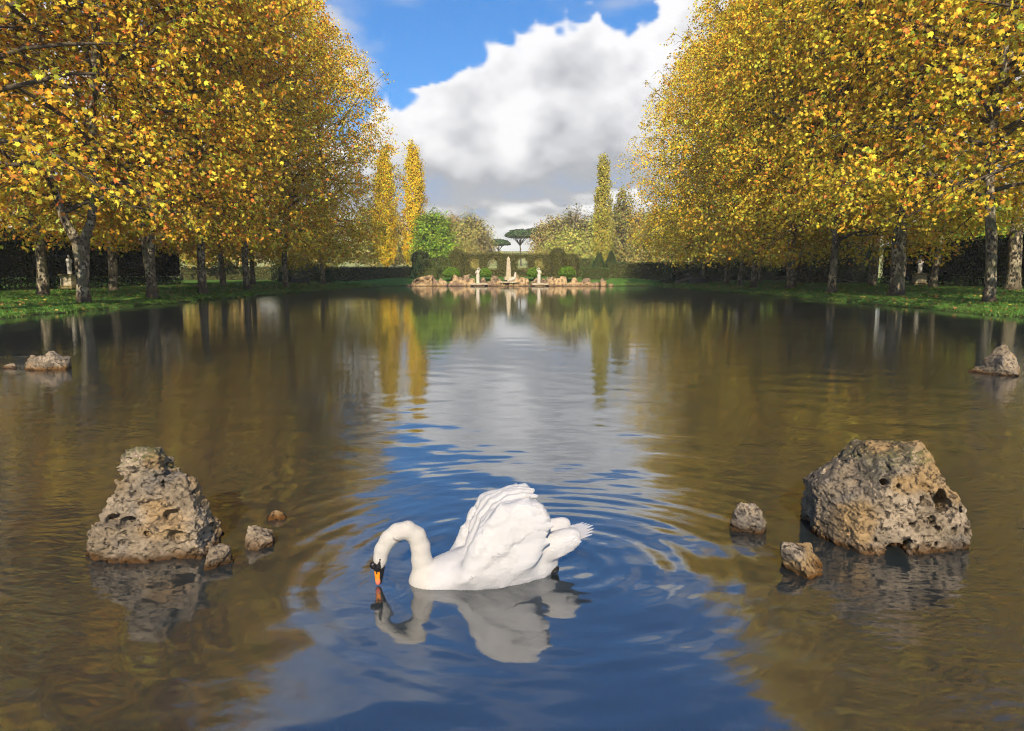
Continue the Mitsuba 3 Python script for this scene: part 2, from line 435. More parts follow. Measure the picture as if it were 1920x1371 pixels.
def water_z(x, y, dy):
    q = np.stack([x * 0.35, y * 0.3, 0 * x], -1)
    gust = 0.35 + 1.3 * meshkit.fbm(q, 3, 9) ** 1.5
    warp = 0.35 * meshkit.noise(np.stack([x * 0.7, y * 0.7, 0 * x + 3], -1), 2)
    z = 0 * x
    fade = 0.25 + 0.75 / (1 + (y / 9.0) ** 2)
    for kx, ky, ph, L, s in WAVES:
        z = z + np.clip(L / (2.2 * dy) - 1, 0, 1) * s * 0.0075 * L / (2 * np.pi) * np.sin(kx * (x + warp) + ky * (y + warp) + ph)
    z = z * gust * fade
    for cx, cy, L, s, R, ph in ((0.25, 3.62, 0.145, 0.062, 1.3, 0.0), (-0.1, 3.5, 0.23, 0.034, 2.0, 1.0), (1.6, 3.7, 0.11, 0.010, 0.8, 0.0), (-1.9, 3.7, 0.12, 0.009, 0.9, 0.0),
                                (-7.6, 11.2, 0.35, 0.020, 2.5, 0.0)):
        r = np.hypot(x - cx, (y - cy) * 1.15)
        broken = 0.1 + 1.8 * meshkit.fbm(np.stack([x * 1.7, y * 2.6, 0 * x + cx], -1), 2, 4) ** 1.3
        r = r + 0.10 * meshkit.noise(np.stack([x * 1.9, y * 1.9, 0 * x + 2 * cx], -1), 14)
        z = z + np.clip(L / (2.2 * dy) - 1, 0, 1) * s * broken * L / (2 * np.pi) * np.sin(r * 2 * np.pi / L + ph) * np.exp(-r / R) * np.clip(r / 0.35, 0, 1)
    return z


wx = axis(np.arange(-3.2, 3.2, 0.022), -19.2, 19.4, 1.035)
wy = axis(np.arange(1.3, 6.0, 0.020), -3.2, 84.2, 1.022)
dyy = np.gradient(wy)
scene['pond_water'] = shape(sheet(wx, wy, lambda X, Y: water_z(X, Y, np.repeat(np.maximum(dyy, 0.02)[:, None], X.shape[1], 1))), 'm_water', True)
tag('pond_water', kind='structure')

# grass blades and fallen leaves on both banks
def bank_points(n, rng, near=1.0):
    side = rng.random(n) < 0.5
    y = 16 + 68 * rng.random(n) ** (1.5 * near)
    off = 0.05 + 13 * rng.random(n) ** 1.5
    x = np.where(side, left_edge(y) - off, right_edge(y) + off)
    return np.stack([x, y, ground_z(x, y)], 1)


rg = np.random.default_rng(21)
gp = bank_points(70000, rg)
n = len(gp)
ang, hgt = rg.uniform(0, 6.28, n), rg.uniform(0.04, 0.10, n)
side = np.stack([np.cos(ang), np.sin(ang), 0 * ang], 1) * rg.uniform(0.012, 0.03, n)[:, None]
tip = gp + np.stack([rg.normal(0, 0.03, n), rg.normal(0, 0.03, n), hgt], 1)
low = gp - [0, 0, 0.01]
gv = np.stack([low - side, low + side, tip], 1).reshape(-1, 3)
scene['grass'] = shape((gv, np.arange(3 * n).reshape(-1, 3)), 'm_shrub', False,
                       np.repeat(palette(rg, n, [(0.075, 0.17, 0.032), (0.12, 0.26, 0.05), (0.19, 0.27, 0.07)], (4, 4, 1)), 3, 0))
tag('grass', 'short green grass blades on the lawns along both banks', 'grass', kind='stuff')

AUTUMN = [(0.56, 0.36, 0.030), (0.30, 0.25, 0.030), (0.52, 0.22, 0.022), (0.24, 0.10, 0.03), (0.46, 0.11, 0.03)]
lp = bank_points(3400, rg, 0.8) + [0, 0, 0.05]
nn = rg.normal(0, 0.35, (len(lp), 3)) + [0, 0, 1]
fv, ff, fc = foliage(lp, nn, rg.uniform(0.07, 0.13, len(lp)), palette(rg, len(lp), [(0.50, 0.33, 0.08), (0.34, 0.17, 0.06), (0.55, 0.40, 0.12)], (3, 3, 2)), 'lobed', rg)
scene['fallen_leaves'] = shape((fv, ff), 'm_shrub', False, fc)
tag('fallen_leaves', 'dry brown and yellow leaves fallen on the grass under the plane trees', 'fallen leaves', kind='stuff')

# ------------------------------------------------------------------ plane trees
def plane_tree(seed, H, R, r0, forks, warm, h0=2.9, lean=(0, 0), dense=44000, droop=1.0):
    """Trunk, limbs and leaves of a plane tree whose crown leans towards +x (the pond)."""
    rng = np.random.default_rng(seed)
    K = 26
    # stems
    fork_z = rng.uniform(2.2, 3.0) if forks > 1 and forks < 4 else rng.uniform(6, 8)
    ns = forks if forks < 4 else 2
    zz = np.linspace(0, 1, K)
    stems, stem_r = [], []
    phase = rng.uniform(0, 6.28)
    for s in range(ns):
        z = -0.4 + (H * 0.93 + 0.4) * zz ** 1.15
        a = phase + s * 2 * np.pi / ns
        out = np.clip(z - fork_z, 0, None)
        off = (0.9 if ns > 1 else 0) * (1 - np.exp(-out / 1.6)) + 0.05 * out * (ns > 1)
        wob = 0.16 * np.sin(z * 0.45 + rng.uniform(0, 6)) * np.clip(z / 3, 0, 1)
        x = lean[0] * np.clip(z, 0, 6) + off * math.cos(a) + wob + 0.03 * np.clip(z - 3, 0, None)
        y = lean[1] * np.clip(z, 0, 6) + off * math.sin(a) + 0.13 * np.sin(z * 0.55 + rng.uniform(0, 6)) * np.clip(z / 3, 0, 1)
        stems.append(np.stack([x, y, z], 1))
        rr = r0 * (0.93 - 0.80 * (np.clip(z, 0, None) / H) ** 0.75)
        rr = rr * np.where(z > fork_z, 1 / math.sqrt(ns) * 1.05, 1) + r0 * 0.55 * np.exp(-np.clip(z + 0.1, 0, None) / 0.28) + 0.02
        rr = rr + 0.18 * r0 * np.exp(-((z - fork_z) / 0.8) ** 2) * (ns > 1)
        stem_r.append(rr)
    stems, stem_r = np.array(stems), np.array(stem_r)
    tv, tf = tubes(stems, stem_r, 14)
    bump = meshkit.fbm(tv * np.array([3.1, 3.1, 1.1]) + seed, 3) - 0.5
    cen = np.repeat(stems.reshape(-1, 3), 14, 0)
    tv = cen + (tv - cen) * (1 + 0.42 * bump[:, None])
    # limbs
    NL = 54
    f = (np.arange(NL) + rng.uniform(0.1, 0.9, NL)) / NL
    z0 = h0 + (H * 0.86 - h0) * f ** 0.92
    az = np.arange(NL) * 2.39996 + rng.normal(0, 0.35, NL)
    prof = np.interp(f, [0, 0.12, 0.35, 0.55, 0.75, 0.9, 1], [0.84, 0.96, 1.0, 0.88, 0.62, 0.36, 0.14])
    L = 0.90 * R * prof * (0.86 + 0.22 * rng.random(NL)) * (1 + 0.14 * np.cos(az))
    el = np.interp(f, [0, 0.15, 0.6, 1], [0.42, 0.78, 1.15, 2.0]) + rng.normal(0, 0.16, NL)
    dr_ = np.interp(f, [0, 0.2, 0.6, 1], [0.72, 0.52, 0.4, 0.3]) * droop
    el = np.maximum(el, dr_ - (z0 - 2.6) / L)
    k = np.linspace(0, 1, 7)
    st = rng.integers(0, ns, NL)
    base = np.stack([[np.interp(z, stems[s][:, 2], stems[s][:, c]) for c in range(3)] for s, z in zip(st, z0)])
    curl = rng.normal(0, 0.25, NL)
    A = az[:, None] + curl[:, None] * k
    lp = np.stack([base[:, :1] + L[:, None] * k * np.cos(A), base[:, 1:2] + L[:, None] * k * np.sin(A),
                   base[:, 2:] + L[:, None] * (el[:, None] * k - dr_[:, None] * 1.0 * k * k)], -1)
    lp += rng.normal(0, 0.10, lp.shape) * np.clip(k * 3, 0, 1)[None, :, None]
    rb = np.interp(f, [0, 1], [0.11, 0.045])
    lr = rb[:, None] * (1 - k) ** 0.9 + 0.014
    # side branches
    NB = 9
    s = np.clip((np.arange(NB) + 0.5 + rng.uniform(-0.4, 0.4, (NL, NB))) / NB * 0.80 + 0.22, 0, 1)
    li = np.repeat(np.arange(NL), NB); s = s.ravel()
    seg = np.minimum((s * 6).astype(int), 5); t = s * 6 - seg
    b0 = lp[li, seg] * (1 - t)[:, None] + lp[li, seg + 1] * t[:, None]
    dirl = lp[li, seg + 1] - lp[li, seg]; ad = np.arctan2(dirl[:, 1], dirl[:, 0])
    sg = np.where(np.arange(len(li)) % 2 == 0, 1, -1)
    ab = ad + sg * rng.uniform(0.45, 1.25, len(li))
    bl = (0.30 * L[li] * (1.15 - s) + 0.55) * rng.uniform(0.8, 1.35, len(li))
    kb = np.linspace(0, 1, 5)
    be = rng.normal(0.22, 0.28, len(li)); bd = rng.uniform(0.25, 0.55, len(li)) * droop
    bp = np.stack([b0[:, :1] + bl[:, None] * kb * np.cos(ab)[:, None], b0[:, 1:2] + bl[:, None] * kb * np.sin(ab)[:, None],
                   b0[:, 2:] + bl[:, None] * (be[:, None] * kb - bd[:, None] * kb * kb)], -1)
    bp += rng.normal(0, 0.05, bp.shape) * np.clip(kb * 3, 0, 1)[None, :, None]
    br = 0.019 * (1 - kb)[None] * np.ones((len(li), 1)) + 0.006
    limb = cat([tubes(lp, lr, 6), tubes(bp, br, 4)])
    # leaves in sprays along the side branches and limb ends
    def along(P, lo, m):
        i = rng.integers(0, len(P), m)
        u = (lo + (1 - lo) * rng.random(m) ** 0.8) * (P.shape[1] - 1)
        j = np.minimum(u.astype(int), P.shape[1] - 2); w = (u - j)[:, None]
        return P[i, j] * (1 - w) + P[i, j + 1] * w
    per = 13
    ncl = dense // per
    # free sprays fill the crown's rounded envelope between the limbs, denser towards its lumpy outside
    m = int(ncl * 2.2)
    ff_, ph, rr = rng.random(m) ** 1.06, rng.uniform(0, 2 * np.pi, m), rng.uniform(0.12, 1.0, m) ** 0.30
    env = R * np.interp(ff_, [0, 0.12, 0.35, 0.55, 0.75, 0.9, 1], [0.86, 1.0, 1.04, 0.95, 0.73, 0.45, 0.12]) * (1 + 0.14 * np.cos(ph))
    sp = np.stack([rr * env * np.cos(ph), rr * env * np.sin(ph), h0 - 0.7 + (H * 1.0 - h0 + 0.5) * ff_], 1)
    lumps = meshkit.fbm(sp * 0.26 + seed * 7.7, 2)
    sp[:, :2] *= (0.76 + 0.50 * lumps)[:, None]
    sp[:, :2] += np.stack([np.interp(sp[:, 2], stems[0][:, 2], stems[:, :, c].mean(0)) for c in (0, 1)], 1)
    sp = sp[0.6 * meshkit.fbm(sp * 0.75 + seed * 5.1, 2, 4) + 0.4 * meshkit.noise(sp * 0.33 + seed * 2.2, 6) > 0.475][:int(ncl * 0.64)]
    S = np.concatenate([along(bp, 0.15, int(ncl * 0.32)), along(lp, 0.55, int(ncl * 0.06)), sp])
    axisxy = np.stack([np.interp(S[:, 2], stems[0][:, 2], stems[0][:, 0]), np.interp(S[:, 2], stems[0][:, 2], stems[0][:, 1])], 1)
    outw = np.concatenate([S[:, :2] - axisxy, 0 * S[:, :1]], 1)
    outw /= np.linalg.norm(outw, axis=1, keepdims=True) + 1e-6
    SN = outw * 0.6 + [0, 0, 0.55] + rng.normal(0, 0.45, S.shape)
    SN /= np.linalg.norm(SN, axis=1, keepdims=True)
    C = np.repeat(S, per, 0); Nn = np.repeat(SN, per, 0)
    off = rng.normal(0, 1, C.shape) * np.repeat(rng.uniform(0.22, 0.46, (len(S), 1)), per, 0)
    off -= 0.72 * (off * Nn).sum(1, keepdims=True) * Nn
    C = C + off + np.array([0, 0, -0.05])
    C = C - np.array([0, 0, 0.22]) * (off ** 2).sum(1, keepdims=True)
    Nn = Nn + rng.normal(0, 0.42, C.shape)
    ok = C[:, 2] > h0 - 1.5 + 2.6 * (meshkit.fbm(np.stack([C[:, 0] * 0.55, C[:, 1] * 0.55, 0 * C[:, 0] + seed], 1), 2) - 0.3) + 0.3 * rng.random(len(C))
    C, Nn = C[ok], Nn[ok]
    # hue drifts in soft patches through the crown: whole sprays turn rust or stay green
    hue = meshkit.fbm(C * 0.55 + seed * 3.1, 3)
    n = len(C)
    cold = np.array([(0.94, 0.69, 0.075), (0.74, 0.62, 0.075), (0.40, 0.44, 0.06), (0.93, 0.51, 0.05), (0.56, 0.27, 0.05), (0.82, 0.27, 0.06)])
    base_w = np.array([5.2, 2.6, 1.1, 1.7, 0.8, 0.15]) * (1 - warm) + np.array([2.7, 1.5, 0.9, 3.1, 1.9, 0.9]) * warm
    shift = np.clip((hue - 0.5) * 4.5, -1, 1)[:, None]
    W = base_w[None] * np.exp(shift * np.array([0.0, -0.7, -1.0, 0.9, 1.0, 1.4]))
    cw = np.cumsum(W / W.sum(1, keepdims=True), 1)
    pick = (rng.random((n, 1)) > cw).sum(1).clip(0, 5)
    col = np.clip(cold[pick] * np.exp(0.20 * rng.normal(size=(n, 1))) * np.exp(0.08 * rng.normal(size=(n, 3))), 0.004, 0.95)
    lv, lf, lc = foliage(C, Nn, 0.072 + 0.105 * rng.random(n) ** 0.9, col, 'lobed', rng)
    return {'trunk': shape((tv, tf), 'm_bark', True), 'limbs': shape(limb, 'm_twig', True), 'crown': shape((lv, lf), 'm_leaf', False, lc)}


PLANES = {
    'forked': plane_tree(1, 27, 7.9, 0.27, 2, 0.85, 3.6, dense=34000),
    'straight': plane_tree(2, 27, 7.7, 0.26, 1, 0.72, 3.4, dense=38000),
    'broad': plane_tree(3, 28, 8.3, 0.36, 4, 0.25, 4.4, lean=(-0.035, 0.0), dense=36000),
    'slender': plane_tree(4, 29, 8.2, 0.24, 1, 0.18, 4.2, lean=(0.05, 0.0), dense=42000),
    'gold': plane_tree(5, 28, 8.0, 0.26, 1, 0.12, 2.7, dense=45000),
    'open': plane_tree(6, 26, 7.6, 0.28, 4, 0.75, 4.2, dense=24000),
}
for kind, ps in PLANES.items():
    scene[f'kind_plane_{kind}'] = {'type': 'shapegroup', **ps}


def plane(kind, x, y, rz, s, label, group=None):
    key = numbered('plane_tree')
    scene[key] = {'type': 'instance', 'shapegroup': ref(f'kind_plane_{kind}'), 'to_world': place(x, y, float(ground_z(np.array(x), np.array(y))), rz, s)}
    tag(key, label, 'plane tree', group)


GL, GR = 'plane trees in the rows on the left bank', 'plane trees in the rows on the right bank'
for kind, x, y, rz, s, lab in [
    ('open', -19.6, 24.6, 0.6, 1.0, 'big autumn plane tree at the left edge, dark limbs reaching over the water'),
    ('forked', -19.5, 31.2, 0.25, 1.0, 'mottled plane tree forking low into two stems beside the left bank statue'),
    ('forked', -19.4, 37.0, 2.4, 0.95, 'waterside plane tree just right of the low forked one beside the left statue'),
    ('straight', -19.8, 44.0, 0.1, 1.0, 'plane tree on the left bank standing alone before the pale sunlit meadow gap'),
    ('straight', -20.6, 53.5, 1.0, 0.98, 'plane tree on the left bank with a darker trunk close behind its left side'),
    ('straight', -20.4, 62.0, 0.3, 0.98, 'orange and yellow plane tree with leaves hanging nearly to the left lawn'),
    ('gold', -20.2, 73.5, -0.3, 0.94, 'last plane tree of the left waterside row, next to the yellow poplars'),
    ('straight', -24.6, 36.0, 3.9, 0.98, 'mottled plane tree to the left of the white statue on the left bank'),
    ('open', -25.4, 43.8, 1.9, 0.95, 'slim plane tree close in front of the dark hedge, right of the forked tree'),
    ('straight', -24.8, 59.0, 2.6, 0.95, 'dark plane trunk half hidden behind a paler one on the left bank'),
    ('gold', -25.2, 67.0, 1.4, 0.92, 'rear plane tree near the far end of the left bank, behind the hanging leaves'),
]:
    plane(kind, x, y, rz, s, lab, GL)
for kind, x, y, rz, s, lab in [
    ('slender', 21.3, 30.6, math.pi + 0.1, 0.98, 'slender leaning plane tree, nearest trunk to the water on the right bank'),
    ('broad', 21.6, 38.6, math.pi - 0.15, 1.0, 'thick mottled plane tree left of the white statue on the right bank'),
    ('gold', 20.7, 44.5, math.pi + 0.4, 1.0, 'yellow plane tree second from the thick trunk along the right waterside row'),
    ('broad', 21.9, 54.0, math.pi + 1.3, 0.92, 'plane tree in the right waterside row before the end of the dark hedge'),
    ('gold', 20.9, 59.5, math.pi - 0.6, 0.98, 'plane tree beside the bright lawn gap on the right bank'),
    ('slender', 22.0, 66.5, math.pi + 2.0, 0.93, 'fairly slim plane tree in the far half of the right waterside row'),
    ('gold', 22.9, 73.5, math.pi + 0.9, 0.98, 'plane tree next to the blue grey trough on the right bank'),
    ('slender', 22.6, 81.0, math.pi - 0.3, 0.93, 'last plane tree of the right waterside row, golden crown against the clouds'),
    ('broad', 29.6, 40.6, math.pi + 0.5, 1.0, 'thick plane tree at the right edge, close to the dark hedge'),
    ('slender', 29.2, 47.7, math.pi + 2.5, 0.95, 'rear plane tree just right of the statue on the right bank'),
    ('broad', 28.8, 55.0, math.pi - 1.1, 0.86, 'rear plane tree before the grey bush between two dark hedges on the right'),
    ('gold', 29.5, 70.5, math.pi + 1.9, 0.95, 'rear plane trunk just right of another at the dark hedge end on the right'),
    ('slender', 27.6, 76.5, math.pi + 0.2, 0.9, 'thin rear plane tree beside the heap of cut branches on the right bank'),
]:
    plane(kind, x, y, rz, s, lab, GR)
plane('open', 21.5, 24.0, math.pi + 0.3, 1.0, 'plane tree reaching in from the right edge of the photo with rust brown leaves', GR)


# ------------------------------------------------------------------ poplars
def poplar(seed, H, R, cols, w, n=9000, size=0.26):
    rng = np.random.default_rng(seed)
    z = np.linspace(-0.3, H * 0.97, 12)
    st = np.stack([0.25 * np.sin(z * 0.13), 0.1 * np.sin(z * 0.2 + 1), z], 1)[None]
    trunk = tubes(st, (0.34 * (1 - z / H) + 0.03)[None], 8)
    NL = 70
    f = (np.arange(NL) + rng.random(NL)) / NL
    z0 = 1.5 + (H * 0.9 - 1.5) * f
    a = np.arange(NL) * 2.39996 + rng.normal(0, 0.4, NL)
    rad = R * np.interp(f, [0, 0.12, 0.35, 0.7, 1], [0.75, 1.0, 1.0, 0.72, 0.25]) * rng.uniform(0.75, 1.12, NL)
    k = np.linspace(0, 1, 5)
    rise = rng.uniform(2.6, 4.8, NL)
    P = np.stack([np.interp(z0, z, st[0, :, 0])[:, None] + rad[:, None] * np.sqrt(k) * np.cos(a)[:, None], rad[:, None] * np.sqrt(k) * np.sin(a)[:, None],
                  z0[:, None] + rise[:, None] * k], -1)
    limbs = tubes(P, 0.05 * (1 - k)[None] * np.ones((NL, 1)) + 0.012, 4)
    i = rng.integers(0, NL, n); u = rng.random(n) ** 0.7 * 4; j = np.minimum(u.astype(int), 3); t = (u - j)[:, None]
    C = P[i, j] * (1 - t) + P[i, j + 1] * t + rng.normal(0, [0.28, 0.28, 0.4], (n, 3))
    N = np.stack([C[:, 0], C[:, 1], 0 * C[:, 0] + 0.5], 1) + rng.normal(0, 0.8, (n, 3))
    v, ff, c = foliage(C, N, rng.uniform(0.6, 1.2, n) * size, palette(rng, n, cols, w, 0.25), 'quad', rng)
    return {'trunk': shape(trunk, 'm_twig', True), 'limbs': shape(limbs, 'm_twig', True), 'crown': shape((v, ff), 'm_leaf', False, c)}


GOLD = [(0.84, 0.58, 0.04), (0.78, 0.46, 0.04), (0.58, 0.50, 0.05)]
pop_gold = poplar(11, 23.5, 2.5, GOLD, (6, 2, 2), 17000, 0.21)
pop_olive = poplar(12, 21.5, 2.1, [(0.52, 0.46, 0.09), (0.40, 0.39, 0.08), (0.62, 0.50, 0.09)], (3, 2, 1), 12000, 0.2)
pop_thin = poplar(13, 14.0, 2.4, [(0.36, 0.32, 0.10), (0.28, 0.27, 0.09)], (1, 1), 3000)
parts_at('poplar', pop_gold, place(-16.9, 120, 0.6, 0.2, 0.92), 'tall narrow golden yellow poplar standing clear of the left plane trees', 'poplar', 'poplars beyond the pond')
parts_at('poplar', pop_gold, place(-21.6, 119, 0.6, 2.2, 0.89), 'orange yellow poplar half hidden by the last plane tree of the left bank', 'poplar', 'poplars beyond the pond')
parts_at('poplar', pop_olive, place(15.6, 120, 0.6, 1.2, 0.9), 'tall narrow olive green poplar left of the right hand plane trees', 'poplar', 'poplars beyond the pond')
parts_at('poplar', pop_thin, place(19.6, 124, 0.6, 0.5), 'thin half bare pale poplar between the olive poplar and the right plane trees', 'poplar', 'poplars beyond the pond')


# ------------------------------------------------------------------ trees of the far wood
def round_tree(seed, H, R, cols, w, n, size=0.34, gaps=0.45, bare=0.0):
    rng = np.random.default_rng(seed)
    z = np.linspace(-0.4, H * 0.8, 8)
    trunk = tubes(np.stack([0.1 * np.sin(z), 0.1 * np.cos(z * 0.8), z], 1)[None], (0.30 * (1 - z / H) + 0.04)[None], 7)
    NL = 34
    a = np.arange(NL) * 2.39996; f = (np.arange(NL) + 0.5) / NL
    r = R * np.interp(f, [0, 0.3, 0.7, 1], [0.8, 1, 0.8, 0.25]) * rng.uniform(0.7, 1.15, NL)
    tipz = H * (0.16 + 0.84 * f) * rng.uniform(0.92, 1.03, NL)
    k = np.linspace(0, 1, 5)
    z0 = tipz * 0.55
    P = np.stack([r[:, None] * k * np.cos(a)[:, None], r[:, None] * k * np.sin(a)[:, None], z0[:, None] + (tipz - z0)[:, None] * k ** 0.8], -1)
    P += rng.normal(0, 0.15, P.shape) * k[None, :, None]
    limbs = tubes(P, 0.09 * (1 - k)[None] * np.ones((NL, 1)) + 0.02, 4)
    i = rng.integers(0, NL, n); u = (0.3 + 0.7 * rng.random(n) ** 0.6) * 4; j = np.minimum(u.astype(int), 3); t = (u - j)[:, None]
    C = P[i, j] * (1 - t) + P[i, j + 1] * t + rng.normal(0, [R * 0.15, R * 0.15, R * 0.13], (n, 3))
    keep = meshkit.fbm(C * (2.2 / R) + seed, 3) > gaps - 0.12
    C = C[keep & (C[:, 2] > 2.6 + 0.8 * np.sin(C[:, 0] * 1.3) )]; n = len(C)
    N = np.stack([C[:, 0], C[:, 1], C[:, 2] - H * 0.45], 1) / R + [0, 0, 0.4] + rng.normal(0, 0.6, (n, 3))
    v, ff, c = foliage(C, N, rng.uniform(0.6, 1.25, n) * size, palette(rng, n, cols, w, 0.25), 'quad', rng)
    return {'trunk': shape(trunk, 'm_twig', True), 'limbs': shape(limbs, 'm_twig', True), 'crown': shape((v, ff), 'm_shrub', False, c)}


WOOD = {
    'green': round_tree(31, 13, 5.0, [(0.20, 0.32, 0.04), (0.30, 0.42, 0.05), (0.12, 0.22, 0.03)], (3, 3, 2), 13000, 0.26, 0.40),
    'olive': round_tree(32, 14, 6.2, [(0.38, 0.34, 0.10), (0.30, 0.29, 0.08), (0.46, 0.38, 0.12)], (3, 2, 2), 13000, 0.30, 0.40),
    'tan': round_tree(33, 13, 6.0, [(0.48, 0.36, 0.14), (0.38, 0.31, 0.11), (0.54, 0.40, 0.15)], (3, 2, 1), 13000, 0.30, 0.40),
    'bare': round_tree(34, 15, 4.6, [(0.22, 0.18, 0.10), (0.28, 0.24, 0.10)], (1, 1), 1500, 0.30, 0.40),
    'lime': round_tree(35, 10, 5.0, [(0.52, 0.48, 0.12), (0.42, 0.42, 0.10), (0.34, 0.37, 0.08)], (2, 2, 2), 11000, 0.29, 0.40),
}
for kk, ps in WOOD.items():
    scene[f'kind_wood_{kk}'] = {'type': 'shapegroup', **ps}


def wood(kind, x, y, rz, s, label, group='trees of the wood beyond the pond'):
    key = numbered('tree')
    scene[key] = {'type': 'instance', 'shapegroup': ref(f'kind_wood_{kind}'), 'to_world': place(x, y, float(ground_z(np.array(x), np.array(y))) - 0.2, rz, s)}
    tag(key, label, 'tree', group)


wood('green', -13.2, 118, 0.3, 0.86, 'fresh green round tree right beside the golden poplar at the far end')
NTH = ['first', 'second', 'third', 'fourth', 'fifth', 'sixth', 'seventh', 'eighth', 'ninth']
HUE = {'tan': 'tan', 'olive': 'olive', 'lime': 'pale yellow green', 'bare': 'half bare', 'green': 'fresh green'}
for n_, (kd, x, y, rz, s) in enumerate([('bare', -6.4, 160, 1, 0.72), ('olive', -9.8, 165, 1, 1.0), ('tan', -14, 172, 0, 0.98), ('tan', -16.5, 180, 2, 1.1), ('olive', -20, 168, 3, 1.0),
                                        ('tan', -26, 172, 4, 1.15), ('olive', -33, 165, 5, 1.2)]):
    wood(kd, x, y, rz, s, f'{HUE[kd]} tree of the far wood, {NTH[n_]} leftwards from the umbrella pines')
for n_, (kd, x, y, rz, s) in enumerate([('lime', 9.0, 146, 2, 0.72), ('tan', 9.6, 170, 0, 0.98), ('olive', 12.2, 164, 2, 1.0), ('lime', 12.9, 150, 5, 1.0), ('tan', 15.6, 172, 1, 1.05), ('lime', 19, 160, 3, 1.25),
                                        ('olive', 22.4, 168, 4, 1.15), ('tan', 28, 168, 5, 1.2), ('olive', 35, 168, 3, 1.2)]):
    wood(kd, x, y, rz, s, f'{HUE[kd]} tree of the far wood, {NTH[n_]} rightwards from the umbrella pines')
wood('bare', 14.2, 158, 2, 1.12, 'nearly bare thin tree rising above the wood right of the umbrella pines')
wood('olive', -9, 140, 2, 0.5, 'low olive shrubby tree just behind the left end of the clipped arcade hedge', 'low trees behind the arcade')
wood('olive', 6.4, 138, 3, 0.36, 'low olive shrubby tree just behind the right end of the clipped arcade hedge', 'low trees behind the arcade')
for n_, (kd, x, y, rz, s) in enumerate([('green', -46, 50, 4, 0.8), ('olive', -58, 60, 5, 1.2), ('lime', -42, 66, 0, 1.0), ('lime', -50, 78, 1, 1.2), ('tan', -38, 92, 2, 0.95), ('lime', -47, 104, 3, 1.1), ('olive', -34, 118, 4, 0.9)]):
    wood(kd, x, y, rz, s, f'{HUE[kd]} tree glimpsed behind the left plane trees, {NTH[n_]} from the left edge', 'trees behind the left bank')
for n_, (kd, x, y, rz, s) in enumerate([('olive', 60, 66, 2, 1.0), ('green', 47, 70, 0, 0.75), ('olive', 52, 82, 1, 1.0), ('lime', 44, 92, 0, 0.9), ('green', 40, 104, 2, 0.85), ('lime', 36, 122, 3, 0.9), ('olive', 30, 136, 5, 1.0)]):
    wood(kd, x, y, rz, s, f'{HUE[kd]} tree glimpsed behind the right plane trees, {NTH[n_]} from the right edge', 'trees behind the right bank')


def pine(seed):
    rng = np.random.default_rng(seed)
    k = np.linspace(0, 1, 7)
    stem = np.stack([0.3 * k, 0 * k, 9.5 * k - 0.4], 1)[None]
    trunk = tubes(stem, (0.30 - 0.14 * k)[None], 7)
    a = np.arange(16) * 2.39996
    P = np.stack([0.3 + 4.2 * k[None] * np.cos(a)[:, None] * rng.uniform(0.6, 1, (16, 1)), 4.2 * k[None] * np.sin(a)[:, None] * rng.uniform(0.6, 1, (16, 1)),
                  6.6 + 4.0 * k[None] ** 0.8 + 0 * a[:, None]], -1)
    limbs = tubes(P, 0.10 * (1 - k)[None] + 0.03 + 0 * a[:, None], 5)
    n = 5000
    p = rng.normal(size=(n, 3)); p /= np.linalg.norm(p, axis=1, keepdims=True)
    p[:, 2] = np.where(p[:, 2] < 0, p[:, 2] * 0.35, p[:, 2])
    C = p * np.array([5.2, 5.2, 2.1]) * rng.uniform(0.75, 1.0, (n, 1)) * (0.8 + 0.4 * meshkit.fbm(p * 2.4, 2)[:, None]) + [0.3, 0, 10.0]
    v, ff, c = foliage(C, p + [0, 0, 0.6] + rng.normal(0, 0.5, (n, 3)), rng.uniform(0.25, 0.5, n), palette(rng, n, [(0.07, 0.12, 0.045), (0.05, 0.09, 0.034), (0.09, 0.14, 0.05)], (2, 2, 1)), 'quad', rng)
    return {'trunk': shape(trunk, 'm_twig', True), 'limbs': shape(limbs, 'm_twig', True), 'crown': shape((v, ff), 'm_shrub', False, c)}


pn = pine(41)
for x, y, s, lab in [(2.9, 226, 0.98, 'dark umbrella pine on the left of the tall pair above the obelisk'), (8.4, 232, 1.03, 'dark umbrella pine on the right of the tall pair above the obelisk'),
                     (-4.2, 226, 0.72, 'smaller lower umbrella pine to the left of the tall pair')]:
    parts_at('umbrella_pine', pn, place(x, y, float(ground_z(np.array(x), np.array(y))), x, s), lab, 'pine tree', 'umbrella pines on the skyline')


# ------------------------------------------------------------------ hedges and clipped shrubs
DARKH = [(0.022, 0.044, 0.013), (0.036, 0.062, 0.018), (0.065, 0.062, 0.024), (0.016, 0.030, 0.009)]


def leafy(surf, n, size, cols, w, rng, depth=0.05, spread=0.6, kind='quad'):
    """Leaves over the surface of a mesh."""
    m = trimesh.Trimesh(*surf, process=False)
    p, fi = sample_surface(m, n, seed=int(rng.integers(1 << 30)))
    nn = m.face_normals[fi]
    p = p + nn * rng.normal(0, depth, (n, 1))
    return foliage(p, nn + rng.normal(0, spread, (n, 3)), rng.uniform(0.6, 1.3, n) * size, palette(rng, n, cols, w, 0.25), kind, rng)


